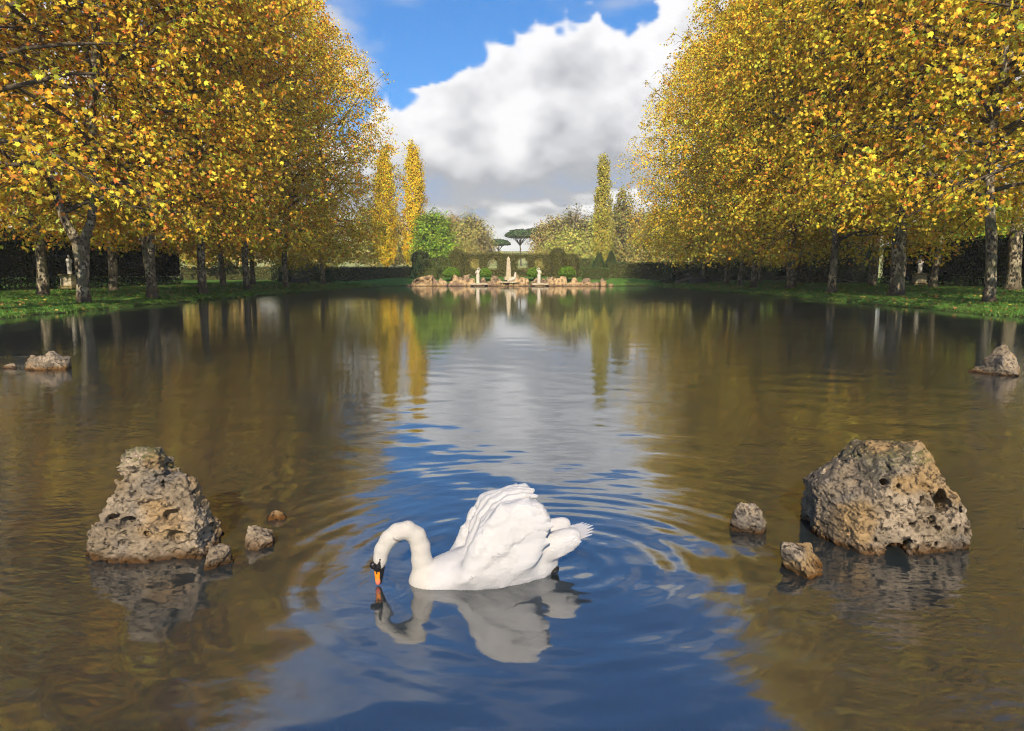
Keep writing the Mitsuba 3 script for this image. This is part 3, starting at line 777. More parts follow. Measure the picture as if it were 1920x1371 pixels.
def tall_hedge(x, y0, y1, label, z0=0.45, top=4.1, thick=1.3, n=22000, open_h=0.75):
    """A hornbeam hedge: dense above, stems and thin leaves with light between them below."""
    rng = np.random.default_rng(int(abs(x) * 100 + y0))
    key = numbered('hedge')
    Ly = y1 - y0
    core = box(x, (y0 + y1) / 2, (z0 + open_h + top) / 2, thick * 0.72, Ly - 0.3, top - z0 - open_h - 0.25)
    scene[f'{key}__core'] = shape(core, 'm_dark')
    body = box(x, (y0 + y1) / 2, (z0 + open_h + top) / 2, thick, Ly, top - z0 - open_h)
    A = leafy(body, n, 0.075, DARKH, (4, 3, 1, 4), rng, 0.06)
    skirt = box(x, (y0 + y1) / 2, z0 + open_h / 2, thick * 0.8, Ly, open_h)
    B = leafy(skirt, int(n * 0.8), 0.085, DARKH, (4, 3, 1, 4), rng, 0.2)
    v, f = cat([A[:2], B[:2]])
    scene[f'{key}__foliage'] = shape((v, f), 'm_shrub', False, np.vstack([A[2], B[2]]))
    ns = int(Ly / 0.55)
    yy = y0 + (np.arange(ns) + rng.uniform(0.2, 0.8, ns)) / ns * Ly
    k = np.linspace(0, 1, 4)
    P = np.stack([x + rng.normal(0, 0.14, (ns, 1)) + 0 * k, yy[:, None] + rng.normal(0, 0.05, (ns, 4)), z0 - 0.15 + (open_h + 0.5) * k + 0 * yy[:, None]], -1)
    scene[f'{key}__stems'] = {**shape(tubes(P, 0.035 + 0 * P[..., 0], 5), 'm_dark', True)}
    labels[f'{key}__stems'] = {'kind': 'stuff'}
    tag(key, label, 'hedge', 'tall clipped hedges behind the side lawns')


tall_hedge(-29.3, 16, 60, 'tall dark clipped hedge along the back of the left lawn')
tall_hedge(34.0, 32, 62.5, 'tall dark clipped hedge behind the statue on the right lawn')
tall_hedge(34.5, 75, 88, 'shorter length of dark hedge farther off on the right, beyond the grey bush', n=9000)


def clipped(name, surf, n, size, cols, w, label, cat_, group=None, seed=0, shrink=0.93, leg=None):
    rng = np.random.default_rng(seed + 500)
    key = numbered(name)
    v = np.asarray(surf[0]); c = (v.min(0) + v.max(0)) / 2
    half = (v.max(0) - v.min(0)) / 2
    sc = np.maximum((half - 0.10) / half, 0.5)
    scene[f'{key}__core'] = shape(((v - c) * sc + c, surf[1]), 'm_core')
    A = leafy(surf, n, size, cols, w, rng, 0.035)
    scene[f'{key}__foliage'] = shape(A[:2], 'm_shrub', False, A[2])
    if leg is not None:
        scene[f'{key}__trunk'] = shape(leg, 'm_twig', True)
    tag(key, label, cat_, group)
    return key


def lathe(prof, x, y, z, seg=18):
    m = trimesh.creation.revolve(np.array(prof, float), sections=seg)
    m.apply_translation([x, y, z])
    return tm(m)


DOME = [(0.0, 0.0), (0.75, 0.0), (0.98, 0.22), (0.96, 0.5), (0.74, 0.86), (0.38, 1.06), (0, 1.12)]
for x, y, s, lab in [(-7.4, 84.6, 1.0, 'leftmost of the clipped green domes behind the rocks'), (-3.4, 85.2, 0.88, 'green dome half hidden by the left white statue'),
                     (2.75, 84.9, 0.95, 'green dome half hidden by the right white statue'), (6.75, 84.4, 1.08, 'large bright clipped dome at the right of the rocks')]:
    zt = 1.15
    clipped('topiary_dome', lathe([(a * s, b * s) for a, b in DOME], x, y, zt), 3200, 0.055, [(0.15, 0.29, 0.03), (0.10, 0.22, 0.024), (0.20, 0.34, 0.04)], (3, 2, 1), lab, 'topiary',
            'clipped domes behind the rocks', int(x * 10) + 90, leg=tubes(np.array([[[x, y, 0.1], [x, y, 0.7], [x, y, 1.3]]]), np.full((1, 3), 0.09), 6))
CONE = [(0, 0), (0.85, 0.0), (0.95, 0.25), (0.55, 1.2), (0.22, 2.05), (0, 2.45)]
for x, y, s, lab in [(-12.2, 89, 1.1, 'dark green cone under the golden poplar'), (11.3, 90, 1.45, 'dark green cone left of the right hand low hedge'), (14.2, 99, 1.6, 'darker narrow cone behind the right hand low hedge'),
                     (-25.3, 77.0, 0.95, 'dark cone behind the leafy branches near the end of the left bank'), (-21.7, 80, 1.0, 'dark cone by the lawn tip at the far end of the left bank'),
                     (18.9, 83.5, 1.05, 'dark bushy cone on the lawn tip at the far end of the right bank'), (23.8, 86, 2.3, 'tall dark cone behind the blue grey trough on the right bank')]:
    zt = float(ground_z(np.array(x), np.array(y))) - 0.05
    clipped('topiary_cone', lathe([(a * s, b * s) for a, b in CONE], x, y, zt), 2600, 0.07, [(0.035, 0.095, 0.034), (0.022, 0.065, 0.025), (0.055, 0.13, 0.04)], (3, 2, 1), lab, 'topiary', 'clipped cones', int(x * 7) + 300)


def hbox(x0, x1, y, z0, z1, th=1.2):
    m = trimesh.creation.box([x1 - x0, th, z1 - z0]).subdivide().subdivide()
    m.apply_translation([(x0 + x1) / 2, y, (z0 + z1) / 2])
    return tm(m)


MIDH = [(0.07, 0.12, 0.03), (0.11, 0.15, 0.04), (0.15, 0.15, 0.055)]
FARH = [(0.07, 0.11, 0.035), (0.10, 0.14, 0.045), (0.17, 0.14, 0.07)]
BRN = [(0.17, 0.16, 0.055), (0.13, 0.135, 0.045), (0.23, 0.17, 0.06), (0.10, 0.11, 0.035)]
clipped('low_hedge', hbox(-44, -13.6, 92, 0.3, 2.35, 1.6), 15000, 0.10, FARH, (3, 2, 4), 'long dark brown hedge at the far end beyond the left lawn', 'hedge', None, 1)
clipped('low_hedge', hbox(12.4, 44, 91, 0.3, 2.9, 1.8), 15000, 0.10, FARH, (3, 3, 1), 'long dark green hedge at the far end beyond the right lawn', 'hedge', None, 2)
clipped('low_hedge', hbox(-11.8, -9.3, 86.5, 0.6, 2.1, 1.0), 2600, 0.07, MIDH, (2, 3, 1), 'short clipped block hedge behind the holed boulder at the left of the rocks', 'hedge', None, 3)
clipped('low_hedge', hbox(8.9, 12.2, 86.5, 0.6, 2.2, 1.0), 2600, 0.07, FARH[:2], (2, 3), 'short clipped block hedge behind the boulders at the right of the rocks', 'hedge', None, 4)
# arcade: a hedge wall with arched openings
arch = Polygon([(-8.8, 0), (7.6, 0), (7.6, 3.45), (5.0, 3.35), (-2, 3.5), (-8.8, 3.4)])
for cx in (-7.55, -5.2, -2.75, 1.45, 3.75, 6.1):
    arch = arch.difference(shapely.geometry.box(cx - 0.72, 1.35, cx + 0.72, 2.25).union(shapely.geometry.Point(cx, 2.25).buffer(0.72, 8)))
am = trimesh.creation.extrude_polygon(arch, 0.9, engine='earcut')
am = am.subdivide_to_size(1.2)
av = np.asarray(am.vertices); av = np.stack([av[:, 0], 95.5 + av[:, 2], 0.75 + av[:, 1]], 1)
key = 'arcade_hedge'
thin = trimesh.creation.extrude_polygon(arch.buffer(-0.12), 0.6, engine='earcut'); tvv = np.asarray(thin.vertices)
scene['arcade_hedge__core'] = shape((np.stack([tvv[:, 0], 95.65 + tvv[:, 2], 0.75 + tvv[:, 1]], 1), np.asarray(thin.faces)[:, ::-1]), 'm_core')
A = leafy((av, np.asarray(am.faces)[:, ::-1]), 24000, 0.085, BRN, (3, 3, 1, 2), np.random.default_rng(77), 0.10, 0.8)
scene['arcade_hedge__foliage'] = shape(A[:2], 'm_shrub', False, A[2])
tag('arcade_hedge', 'long hedge clipped into a row of arched openings behind the obelisk', 'hedge')
for i, (x, y, r, h, lab) in enumerate([(-7.0, 89, 0.85, 3.9, 'brown green clipped column left of the first arches'), (6.0, 91, 1.0, 4.1, 'tall clipped column right of the right white statue'),
                                       (8.0, 93, 1.05, 3.4, 'lower rounded column beside the tall one on the right')]):
    clipped('topiary_column', lathe([(0, 0), (r, 0), (r, h * 0.85), (r * 0.75, h * 0.97), (0, h)], x, y, 0.7), 4500, 0.075, BRN, (1, 3, 0.5, 3), lab, 'topiary', 'clipped columns', 40 + i)


def bush(x, y, z, rx, ry, rz, cols, w, n, size, label, seed):
    s = trimesh.creation.icosphere(3)
    d = np.asarray(s.vertices); d = d * (0.55 + 0.85 * meshkit.fbm(d * 2.6 + seed, 3)[:, None])
    v = d * [rx, ry, rz]; v[:, 2] = np.maximum(v[:, 2], -0.35 * rz)
    clipped('bush', (v + [x, y, z + 0.3 * rz], np.asarray(s.faces)), n, size * 1.15, cols, w, label, 'bush', None, seed)


bush(32.0, 68.5, 0.6, 4.0, 2.4, 4.4, [(0.10, 0.11, 0.07), (0.14, 0.14, 0.09), (0.07, 0.08, 0.045)], (2, 1, 1), 7000, 0.09, 'loose grey green bush between the two dark hedges on the right', 1)
bush(-10.0, 93, 0.7, 2.3, 1.6, 2.3, MIDH, (3, 2, 1), 3500, 0.10, 'dark green bush between the golden poplar and the arches', 2)
bush(-12.6, 97, 0.7, 1.8, 1.6, 3.0, FARH[:2], (3, 2), 2500, 0.10, 'dark bush at the foot of the golden poplar', 3)
bush(10.2, 97, 0.7, 2.6, 1.6, 2.2, MIDH, (3, 2, 2), 3500, 0.10, 'dark wide bush left of the dark cone on the right', 4)
bush(-27, 86, 0.5, 3.2, 1.6, 2.4, FARH, (3, 2, 1), 3000, 0.10, 'dark bush under the hanging leaves at the far end of the left bank', 5)
bush(28.5, 88, 0.5, 3.2, 1.6, 2.6, FARH, (3, 2, 1), 3000, 0.10, 'dark bush behind the trunks at the far end of the right bank', 6)

# ------------------------------------------------------------------ tufa rocks
def hull_sd(pts, k=0.02):
    from scipy.spatial import ConvexHull
    eq = np.unique(np.round(ConvexHull(np.asarray(pts, float)).equations, 4), axis=0)

    def fn(p):
        d = np.full(p.shape[:-1], -1e9)
        for e in eq:
            d = np.maximum(d, p[..., 0] * e[0] + p[..., 1] * e[1] + p[..., 2] * e[2] + e[3])
        return d
    return fn


def rock_mesh(base, lo, hi, h, seed, carve=(), amp=1.0, scale=1.0, pit=1.0):
    """base(p): rough form; noise lumps, pits and bored holes are worked into it. carve: (a, b, radius at a, radius at b)."""
    P, o = grid(lo, hi, h)
    d = base(P)
    near = np.abs(d) < 0.16 * scale
    p = P[near]
    w = p / scale
    lump = meshkit.fbm(w * 5 + seed, 3, seed) - 0.5
    ridg = np.abs(2 * meshkit.fbm(w * np.array([9, 9, 8]) + seed, 2, seed + 3) - 1)
    pits = np_smooth(0.60, 0.82, meshkit.noise(w * 21 + seed * 2, seed + 5)) + 0.7 * np_smooth(0.64, 0.85, meshkit.noise(w * 39 + seed * 2, seed + 6))
    cave = np_smooth(0.60, 0.80, meshkit.fbm(w * 8 + seed * 1.7, 2, seed + 8))
    fine = meshkit.fbm(w * 34, 3, seed + 9) - 0.5
    dd = d[near] + scale * amp * (-0.115 * lump + 0.030 * (0.35 - ridg) + pit * (0.030 * pits + 0.034 * cave) - 0.026 * fine + 0.014 * np_smooth(0.62, 0.8, meshkit.noise(w * 62 + seed, seed + 7)))
    for a, b, ra, rb in carve:
        c = sd_cone(p, a, b, ra, rb) + 0.035 * (meshkit.fbm(p * 19 + seed, 2, seed + 12) - 0.5)
        dd = np.maximum(dd, -c)
    d[near] = dd
    return surface_nets(d, o, h)


def ray_rock(name, v_f, loc, label, rz=0.0, group=None, bsdf='m_tufa', M=None):
    key = numbered(name)
    scene[key] = {**shape(v_f, bsdf, True), 'to_world': M or place(*loc, rz)}
    tag(key, label, 'rock', group)


big = hull_sd([(-.45, .02, -.2), (-.30, -.27, -.2), (.05, -.30, -.2), (.46, -.20, -.2), (.50, .15, -.2), (.3, .42, -.2), (-.36, .40, -.2),
               (-.45, .04, .34), (-.43, .28, .30), (-.31, -.24, .20), (-.18, -.25, .36), (.36, -.16, .34), (.46, -.16, .12), (.43, .18, .26),
               (-.09, .02, .60), (.15, -.05, .63), (.24, .02, .57), (.20, .22, .57), (-.10, .27, .56)])
m = rock_mesh(lambda p: big(p) - 0.004, (-.58, -.42, -.16), (.62, .56, .74), 0.0070, 3, amp=0.62,
              carve=[((.24, -.36, .30), (.25, -.05, .27), .05, .066), ((.27, -.4, .36), (.24, -.10, .31), .02, .05), ((.095, -.4, .33), (.10, -.16, .31), .022, .036), ((.17, -.4, .30), (.14, -.18, .29), .012, .018),
                     ((-.09, -.45, .0), (-.04, -.08, .02), .085, .06), ((-.01, -.45, .07), (.0, -.1, .05), .05, .035), ((.02, -.4, .17), (.04, -.16, .17), .012, .02), ((.17, -.4, .20), (.17, -.17, .19), .02, .022), ((.22, -.4, .15), (.22, -.16, .14), .014, .022),
                     ((.21, -.4, .06), (.21, -.15, .05), .014, .02), ((.33, -.4, .12), (.33, -.13, .12), .012, .02), ((-.22, -.4, .09), (-.20, -.2, .09), .014, .02),
                     ((-.20, -.4, .46), (-.13, -.12, .40), .02, .026), ((-.07, -.4, .40), (-.06, -.16, .40), .012, .02)])
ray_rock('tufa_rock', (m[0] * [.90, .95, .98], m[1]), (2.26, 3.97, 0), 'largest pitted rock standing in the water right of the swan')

t1 = hull_sd([(-.25, -.12, .0), (.22, -.14, .0), (.22, .2, .0), (-.22, .22, .0), (-.16, -.06, .54), (-.11, -.02, .64), (-.04, -.03, .68), (.01, -.01, .65), (.05, .0, .56), (.02, .08, .64), (-.11, .09, .60), (-.23, -.10, .33)])
t2 = hull_sd([(-.38, -.05, -.2), (-.32, -.20, -.2), (.05, -.26, -.2), (.36, -.18, -.2), (.39, .1, -.2), (.2, .36, -.2), (-.3, .34, -.2), (-.35, -.05, .06), (-.24, -.17, .20), (.0, -.20, .22), (.27, -.13, .20), (.33, .08, .14), (.15, .22, .26), (-.22, .2, .24)])
t3 = hull_sd([(.0, -.10, .2), (.30, -.10, .1), (.32, .12, .1), (.0, .18, .2), (.08, -.05, .47), (.19, -.03, .50), (.23, .06, .42), (.08, .10, .48)])
left = lambda p: smin(smin(t1(p), t2(p), 0.03), t3(p), 0.02) - 0.008
m = rock_mesh(left, (-.52, -.40, -.16), (.54, .48, .80), 0.0070, 8, amp=0.9, pit=0.5,
              carve=[((-.21, -.4, .245), (-.17, -.06, .24), .036, .03), ((-.24, -.4, .235), (-.25, -.1, .23), .02, .02), ((-.10, -.4, .235), (-.09, -.04, .22), .022, .034), ((.12, -.4, .265), (.13, -.06, .25), .024, .04),
                     ((.00, -.4, .165), (.04, -.14, .16), .02, .022), ((.18, -.4, .15), (.20, -.14, .14), .05, .05), ((.24, -.4, .13), (.25, -.12, .12), .02, .02), ((.14, -.42, .01), (.15, -.2, .01), .02, .024), ((-.07, -.4, .12), (-.08, -.2, .12), .01, .014)])
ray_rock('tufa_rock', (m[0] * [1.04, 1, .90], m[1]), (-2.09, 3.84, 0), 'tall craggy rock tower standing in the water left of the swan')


def small_rock(seed, sx, sy, sz, h):
    rng = np.random.default_rng(seed)
    q = rng.normal(size=(18, 3)); q /= np.linalg.norm(q, axis=1, keepdims=True)
    b = hull_sd(q * [sx / 2, sy / 2, sz] * rng.uniform(0.86, 1.12, (18, 1)))
    s = sx / 0.62
    return rock_mesh(b, (-sx * .72, -sy * .72, -sz * .35), (sx * .72, sy * .72, sz * 1.35), h, seed, amp=0.75, scale=s)


for seed, sx, sy, sz, h, x, y, rz, lab in [
    (21, .23, .2, .145, .006, -1.51, 3.89, 0, 'small round rock in the water right of the rock tower'),
    (22, .13, .22, .125, .005, -1.63, 3.60, -0.6, 'small pale wedge of rock close to the right foot of the rock tower'),
    (23, .18, .1, .045, .005, -1.55, 4.31, 0, 'flat low rock barely above the water behind the small round one'),
    (24, .84, .6, .37, .02, -7.80, 11.4, 0, 'rounded tan rock in the water near the left edge of the photo'),
    (25, .26, .2, .09, .01, -8.5, 11.45, 0, 'tiny flat rock just left of the rounded tan rock'),
    (26, .76, .6, .52, .018, 7.80, 10.85, 0.2, 'dark sided rock in the water near the right edge of the photo'),
    (27, .34, .3, .10, .012, 8.34, 10.72, 0, 'low tail of rock at the far right, touching the dark sided rock'),
    (28, .24, .22, .19, .006, 1.50, 4.13, 0.3, 'small rock in the water left of the largest rock and farther off'),
    (39, .35, .29, .20, .007, 1.59, 3.55, 0.4, 'small grey rock in front of the left foot of the largest rock')]:
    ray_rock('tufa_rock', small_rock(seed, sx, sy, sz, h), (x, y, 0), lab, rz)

# rockwork along the far end of the pond
FR = [small_rock(60, 1.6, 1.2, 1.25, 0.07), small_rock(61, 1.4, 1.2, 1.6, 0.07), small_rock(62, 2.0, 1.3, 0.9, 0.07), small_rock(63, 1.1, 0.9, 0.65, 0.06)]
FRP = [shape(r, 'm_tufa_far', True) for r in FR]
hb = hull_sd([(-1.3, -.5, -.2), (1.35, -.5, -.2), (1.35, .5, -.2), (-1.3, .5, -.2), (-1.2, -.3, .5), (-.7, -.3, .95), (.5, -.3, .95), (1.05, -.3, 1.4), (1.3, -.3, 1.2), (1.3, .3, 1.2), (-.7, .3, .9)])
holed = rock_mesh(hb, (-1.6, -.8, -.3), (1.7, .8, 1.7), 0.07, 66, amp=0.5, scale=2.2, carve=[((-.5, -1, .55), (-.45, .2, .5), .28, .3), ((.1, -1, .5), (.1, -.2, .5), .14, .2), ((.8, -1, .8), (.8, -.2, .7), .12, .15)])
ray_rock('boulder', holed, (-10.8, 82.3, 0), 'boulder with a big dark hole at the left end of the rockwork', bsdf='m_tufa_far')


def boulder(k, x, y, z, rz, s, sz, label, group=None):
    key = numbered('boulder')
    scene[key] = {**FRP[k], 'to_world': place(x, y, z, rz, s, sz)}
    tag(key, label, 'rock', group)


for k, x, y, rz, s, sz, lab in [
    (1, -5.9, 82.4, 0.2, 1.25, 1.0, 'tall tan boulder left of the left white statue'), (1, -4.95, 82.7, 2.0, 1.0, 0.9, 'boulder leaning against the tall tan one, left of the left white statue'),
    (1, -2.05, 82.6, 0.9, 0.95, 1.15, 'pointed boulder between the left white statue and the obelisk'), (1, 1.25, 82.6, 1.3, 1.05, 1.0, 'peaked boulder right of the small crouching figure'),
    (1, 4.55, 82.4, 2.6, 1.1, 1.02, 'upright orange boulder just right of the right white statue'), (1, 5.45, 82.7, 4.0, 0.9, 0.9, 'second upright boulder right of the right white statue'),
    (0, 10.9, 82.2, 1.6, 1.05, 1.0, 'squarish orange boulder at the right end of the rockwork'), (0, -8.3, 82.4, 0.4, 1.0, 0.75, 'low tan boulder between the holed boulder and the leftmost dome'),
    (2, 8.7, 82.5, 0.2, 1.0, 0.95, 'wide low boulder overgrown with weeds between the large dome and the square boulder')]:
    boulder(k, x, y, -0.12, rz, s, sz, lab, 'large boulders of the rockwork')
rk = np.random.default_rng(90)
for i in range(34):
    x = -11.2 + 21.4 * (i + rk.uniform(-0.3, 0.3)) / 33
    boulder(int(rk.integers(0, 4)), x, 82.75 + rk.uniform(-0.15, 0.25), 0.0, rk.uniform(0, 6.28), rk.uniform(0.85, 1.1), rk.uniform(0.8, 1.15), 'one of the orange brown stones of the low rock wall at the far end', 'stones of the rock wall')
for i in range(26):
    x = -12.6 + 24.5 * (i + rk.uniform(-0.4, 0.4)) / 25
    boulder(3, x, 82.15 + rk.uniform(-0.2, 0.2), -0.18, rk.uniform(0, 6.28), rk.uniform(0.5, 0.95), rk.uniform(0.6, 1.0), 'one of the small stones at the water line of the far rock wall', 'stones at the water line')

# ------------------------------------------------------------------ statues
def draped_figure(h, arms, seed):
    P, o = grid((-.42, -.36, -.05), (.42, .36, 1.95), h)
    d = sd_cone(P, (-.09, 0, 0), (-.10, .01, .5), .085, .10)
    d = smin(d, sd_cone(P, (.08, -.05, 0), (.10, -.04, .5), .08, .10), .05)
    d = smin(d, sd_cone(P, (-.10, .01, .5), (-.05, 0, .92), .10, .15), .05)
    d = smin(d, sd_cone(P, (.10, -.04, .5), (.07, 0, .92), .10, .145), .05)
    d = smin(d, sd_ell(P, (0, 0, .95), (.20, .15, .15)), .06)
    d = smin(d, sd_cone(P, (0, 0, 1.0), (.02, 0, 1.36), .135, .165), .06)
    d = smin(d, sd_cone(P, (-.16, 0, 1.42), (.19, 0, 1.42), .075, .075), .06)
    d = smin(d, sd_cone(P, (.015, 0, 1.45), (.01, -.01, 1.6), .062, .055), .03)
    d = smin(d, sd_ell(P, (.0, -.02, 1.70), (.082, .10, .122)), .03)
    d = smin(d, sd_ell(P, (.0, .03, 1.74), (.10, .10, .10)), .03)
    for a, b, r0, r1 in arms:
        d = smin(d, sd_cone(P, a, b, r0, r1), .03)
    drape = smin(sd_cone(P, (0, .04, .02), (.0, .03, .98), .20, .17), sd_cone(P, (-.2, -.02, .9), (.16, -.1, 1.25), .05, .06), .05)
    fold = 0.022 * np.sin(np.arctan2(P[..., 1], P[..., 0]) * 11 + P[..., 2] * 4) * np_smooth(1.15, .8, P[..., 2])
    d = smin(d, drape + fold, .04)
    return surface_nets(d, o, h)


ARM_UP = [((.19, 0, 1.42), (.30, -.06, 1.62), .06, .05), ((.30, -.06, 1.62), (.10, -.08, 1.82), .05, .042), ((-.17, 0, 1.42), (-.28, -.1, 1.2), .06, .05), ((-.28, -.1, 1.2), (-.06, -.2, 1.24), .05, .042)]
ARM_UP2 = [((.19, 0, 1.42), (.27, -.08, 1.18), .06, .05), ((.27, -.08, 1.18), (.04, -.2, 1.12), .05, .042), ((-.17, 0, 1.42), (-.29, -.04, 1.62), .06, .05), ((-.29, -.04, 1.62), (-.10, -.08, 1.80), .05, .042)]
ARM_DN = [((.19, 0, 1.42), (.27, .0, 1.16), .06, .05), ((.27, .0, 1.16), (.12, -.18, 1.10), .05, .042), ((-.17, 0, 1.42), (-.25, -.05, 1.15), .06, .05), ((-.25, -.05, 1.15), (-.02, -.19, 1.30), .05, .042)]
ped = {'plinth': rbox(1.0, 1.0, .16, .03), 'block': rbox(.78, .78, .62, .02), 'cap': rbox(.96, .96, .13, .03)}


def statue_on_pedestal(x, y, z, rz, s, label, lab2):
    key = numbered('statue')
    fig = draped_figure(.03, ARM_DN, 1)
    scene[f'{key}__figure'] = {**shape(fig, 'm_statue_grey', True), 'to_world': place(x, y, z + .90, rz, s)}
    tag(key, label, 'statue', 'statues on the side lawns')
    pk = numbered('pedestal')
    for nm, dz in (('plinth', 0), ('block', .158), ('cap', .775)):
        scene[f'{pk}__{nm}'] = {**shape(ped[nm], 'm_pedestal' if nm == 'block' else 'm_pedestal_moss', 25), 'to_world': place(x, y, z, rz + .5)}
        scene[f'{pk}__{nm}']['to_world'] = place(x, y, z + dz, rz + .5)
    tag(pk, lab2, 'pedestal', 'pedestals on the side lawns')


statue_on_pedestal(-27.6, 43.0, 0.62, 0.9, 0.64, 'pale draped statue in front of the dark hedge on the left bank', 'mossy stone pedestal under the statue on the left bank')
statue_on_pedestal(31.6, 53.4, 0.66, -0.7, 0.74, 'pale draped statue in front of the dark hedge on the right bank', 'mossy stone pedestal under the statue on the right bank')
for x, arms, lab in ((-4.05, ARM_UP, 'white statue of a draped figure left of the obelisk, standing at the far water edge'), (3.2, ARM_UP2, 'white statue of a draped figure right of the obelisk, standing at the far water edge')):
    key = numbered('statue')
    scene[f'{key}__figure'] = {**shape(draped_figure(.035, arms, 2), 'm_marble', True), 'to_world': place(x, 81.6, 0.36, 0.1 * x / 4, 0.98, 1.0)}
    tag(key, lab, 'statue', 'white statues at the far end')
    k2 = numbered('stone_slab')
    scene[f'{k2}__slab'] = {**shape(rbox(2.0, .9, .22, .05), 'm_pedestal', 30), 'to_world': place(x + .12, 81.6, 0.145, 0.05)}
    scene[f'{k2}__footing'] = {**shape(rbox(1.4, .7, .5, .06), 'm_tufa_far', 30), 'to_world': place(x + .12, 81.62, -0.36, 0.05)}
    tag(k2, 'stone slab under the %s white statue' % ('left' if x < 0 else 'right'), 'stone slab', 'stone slabs under the white statues')

ob = trimesh.Trimesh(*[np.array(a) for a in ([(-.36, -.36, 0), (.36, -.36, 0), (.36, .36, 0), (-.36, .36, 0), (-.22, -.22, 2.55), (.22, -.22, 2.55), (.22, .22, 2.55), (-.22, .22, 2.55), (0, 0, 3.0)],
                     [(0, 1, 5), (0, 5, 4), (1, 2, 6), (1, 6, 5), (2, 3, 7), (2, 7, 6), (3, 0, 4), (3, 4, 7), (4, 5, 8), (5, 6, 8), (6, 7, 8), (7, 4, 8), (0, 2, 1), (0, 3, 2)])], process=False)
scene['obelisk__shaft'] = {**shape(ob, 'm_obelisk'), 'to_world': place(-.45, 84.2, 1.12, 0.15, 0.83)}
scene['obelisk__base'] = {**shape(rbox(1.05, 1.05, .42, .04), 'm_obelisk', 30), 'to_world': place(-.45, 84.2, 0.70, 0.15)}
tag('obelisk', 'pale stone obelisk standing behind the middle of the rockwork', 'obelisk')

P, o = grid((-.8, -.45, -.05), (.8, .45, 1.25), .04)
d = smin(sd_cone(P, (-.3, 0, .25), (.2, 0, .35), .22, .20), sd_cone(P, (.2, 0, .35), (.28, 0, .78), .19, .17), .08)
d = smin(d, sd_ell(P, (.30, 0, 1.03), (.13, .14, .16)), .05)
d = smin(d, sd_cone(P, (.3, -.2, .7), (.12, -.3, .3), .07, .06), .05)
d = smin(d, sd_cone(P, (.3, .2, .7), (.5, .2, .3), .07, .06), .05)
d = smin(d, sd_cone(P, (-.3, -.1, .25), (-.65, -.12, .1), .16, .10), .06)
scene['crouching_statue__figure'] = {**shape(surface_nets(d, o, .04), 'm_marble', True), 'to_world': place(.12, 82.3, .55, .1, .95)}
scene['crouching_statue__base'] = {**shape(rbox(2.1, .9, .18, .04), 'm_pedestal', 30), 'to_world': place(-.35, 82.3, .385, .05)}
tag('crouching_statue', 'small pale crouching figure on a slab in front of the obelisk', 'statue')

# ------------------------------------------------------------------ troughs with arching plants, logs and cut branches
def trough(x, y, rz, label, lab2):
    z = float(ground_z(np.array(x), np.array(y)))
    key = numbered('trough')
    scene[key] = {**shape(rbox(2.0, .8, .62, .05), 'm_planter', 30), 'to_world': place(x, y, z - .03, rz)}
    tag(key, label, 'trough', 'stone troughs near the far end')
    rng = np.random.default_rng(int(x * 10 + 1000))
    k = np.linspace(0, 1, 8)
    n = 26
    a, L = rng.uniform(0, 6.28, n), rng.uniform(.7, 1.5, n)
    b = rng.uniform(-.8, .8, n)
    P = np.stack([b[:, None] + L[:, None] * k * np.cos(a)[:, None] * .9, .5 * L[:, None] * k * np.sin(a)[:, None], .55 + L[:, None] * (1.5 * k - 1.35 * k * k)], -1)
    kk = numbered('arching_plant')
    scene[kk] = {**shape(tubes(P, .02 * (1 - .8 * k)[None] + 0 * a[:, None], 4), 'm_wood_pale', True), 'to_world': place(x, y, z, rz)}
    tag(kk, lab2, 'plant', 'arching plants in the troughs')


trough(-23.4, 76.0, .1, 'dark stone trough on the left lawn under the plane trees', 'dry arching stems growing from the trough on the left lawn')
trough(21.4, 79.0, -.1, 'blue grey stone trough on the right lawn between two trunks', 'dry arching stems growing from the trough on the right lawn')


def log(name, pts, r, label, group=None, sides=9):
    P = np.array([pts], float); K = P.shape[1]
    R = np.linspace(r, r * .75, K)[None]
    v, f = tubes(P, R, sides)
    caps = []
    for e in (0, K - 1):
        ring = np.arange(sides) + e * sides
        c = len(v) + len(caps)
        caps.append(P[0, e])
        tri = np.stack([ring, np.roll(ring, -1), np.full(sides, c)], 1)
        f = np.vstack([f, tri if e else tri[:, ::-1]])
    key = numbered(name)
    scene[key] = shape((np.vstack([v, caps]), f), 'm_wood_pale', 40)
    tag(key, label, 'log' if name == 'log' else 'branch', group)


gz = lambda x, y: float(ground_z(np.array(x), np.array(y)))
log('log', [(19.3, 81.4, gz(19.3, 81.4) + .1), (20.3, 81.2, .75), (21.1, 81.0, 1.0)], .22, 'pale log tilted against the dark cone at the far end of the right lawn')
rb = np.random.default_rng(8)
for i in range(9):
    x, y = 30.0 + rb.uniform(-1, 1), 75 + rb.uniform(-1.2, 1.2)
    a, L = rb.uniform(-.5, .5), rb.uniform(1.2, 2.6)
    z = gz(x, y) + .06 + .07 * i
    log('cut_branch', [(x - L / 2, y, z), (x, y + .2 * a, z + .08), (x + L / 2, y + a, z + rb.uniform(-.05, .25))], .05, 'one of the pale cut branches heaped by the hedge on the right lawn', 'cut branches in the heap', 6)
log('cut_branch', [(30.2, 66, gz(30.2, 66) + .75), (31.2, 65.6, gz(31, 65) + .4), (32.4, 65, gz(32.4, 65) + .06)], .06, 'long pale branch lying in front of the dark hedge on the right lawn', None, 6)

# ------------------------------------------------------------------ the swan: x forward, y to its left, z up, z = 0 at the water line
def swan_white(p, n, uv):
    c = mix((0.50, 0.50, 0.508), (0.55, 0.55, 0.555), fbm(p.x * 40, p.y * 40, p.z * 40, 2))
    cream = smoothstep(-0.37, -0.47, p.x) * 0.55 + 0.06
    return c * mix((1, 1, 1), (0.97, 0.90, 0.74), cream)


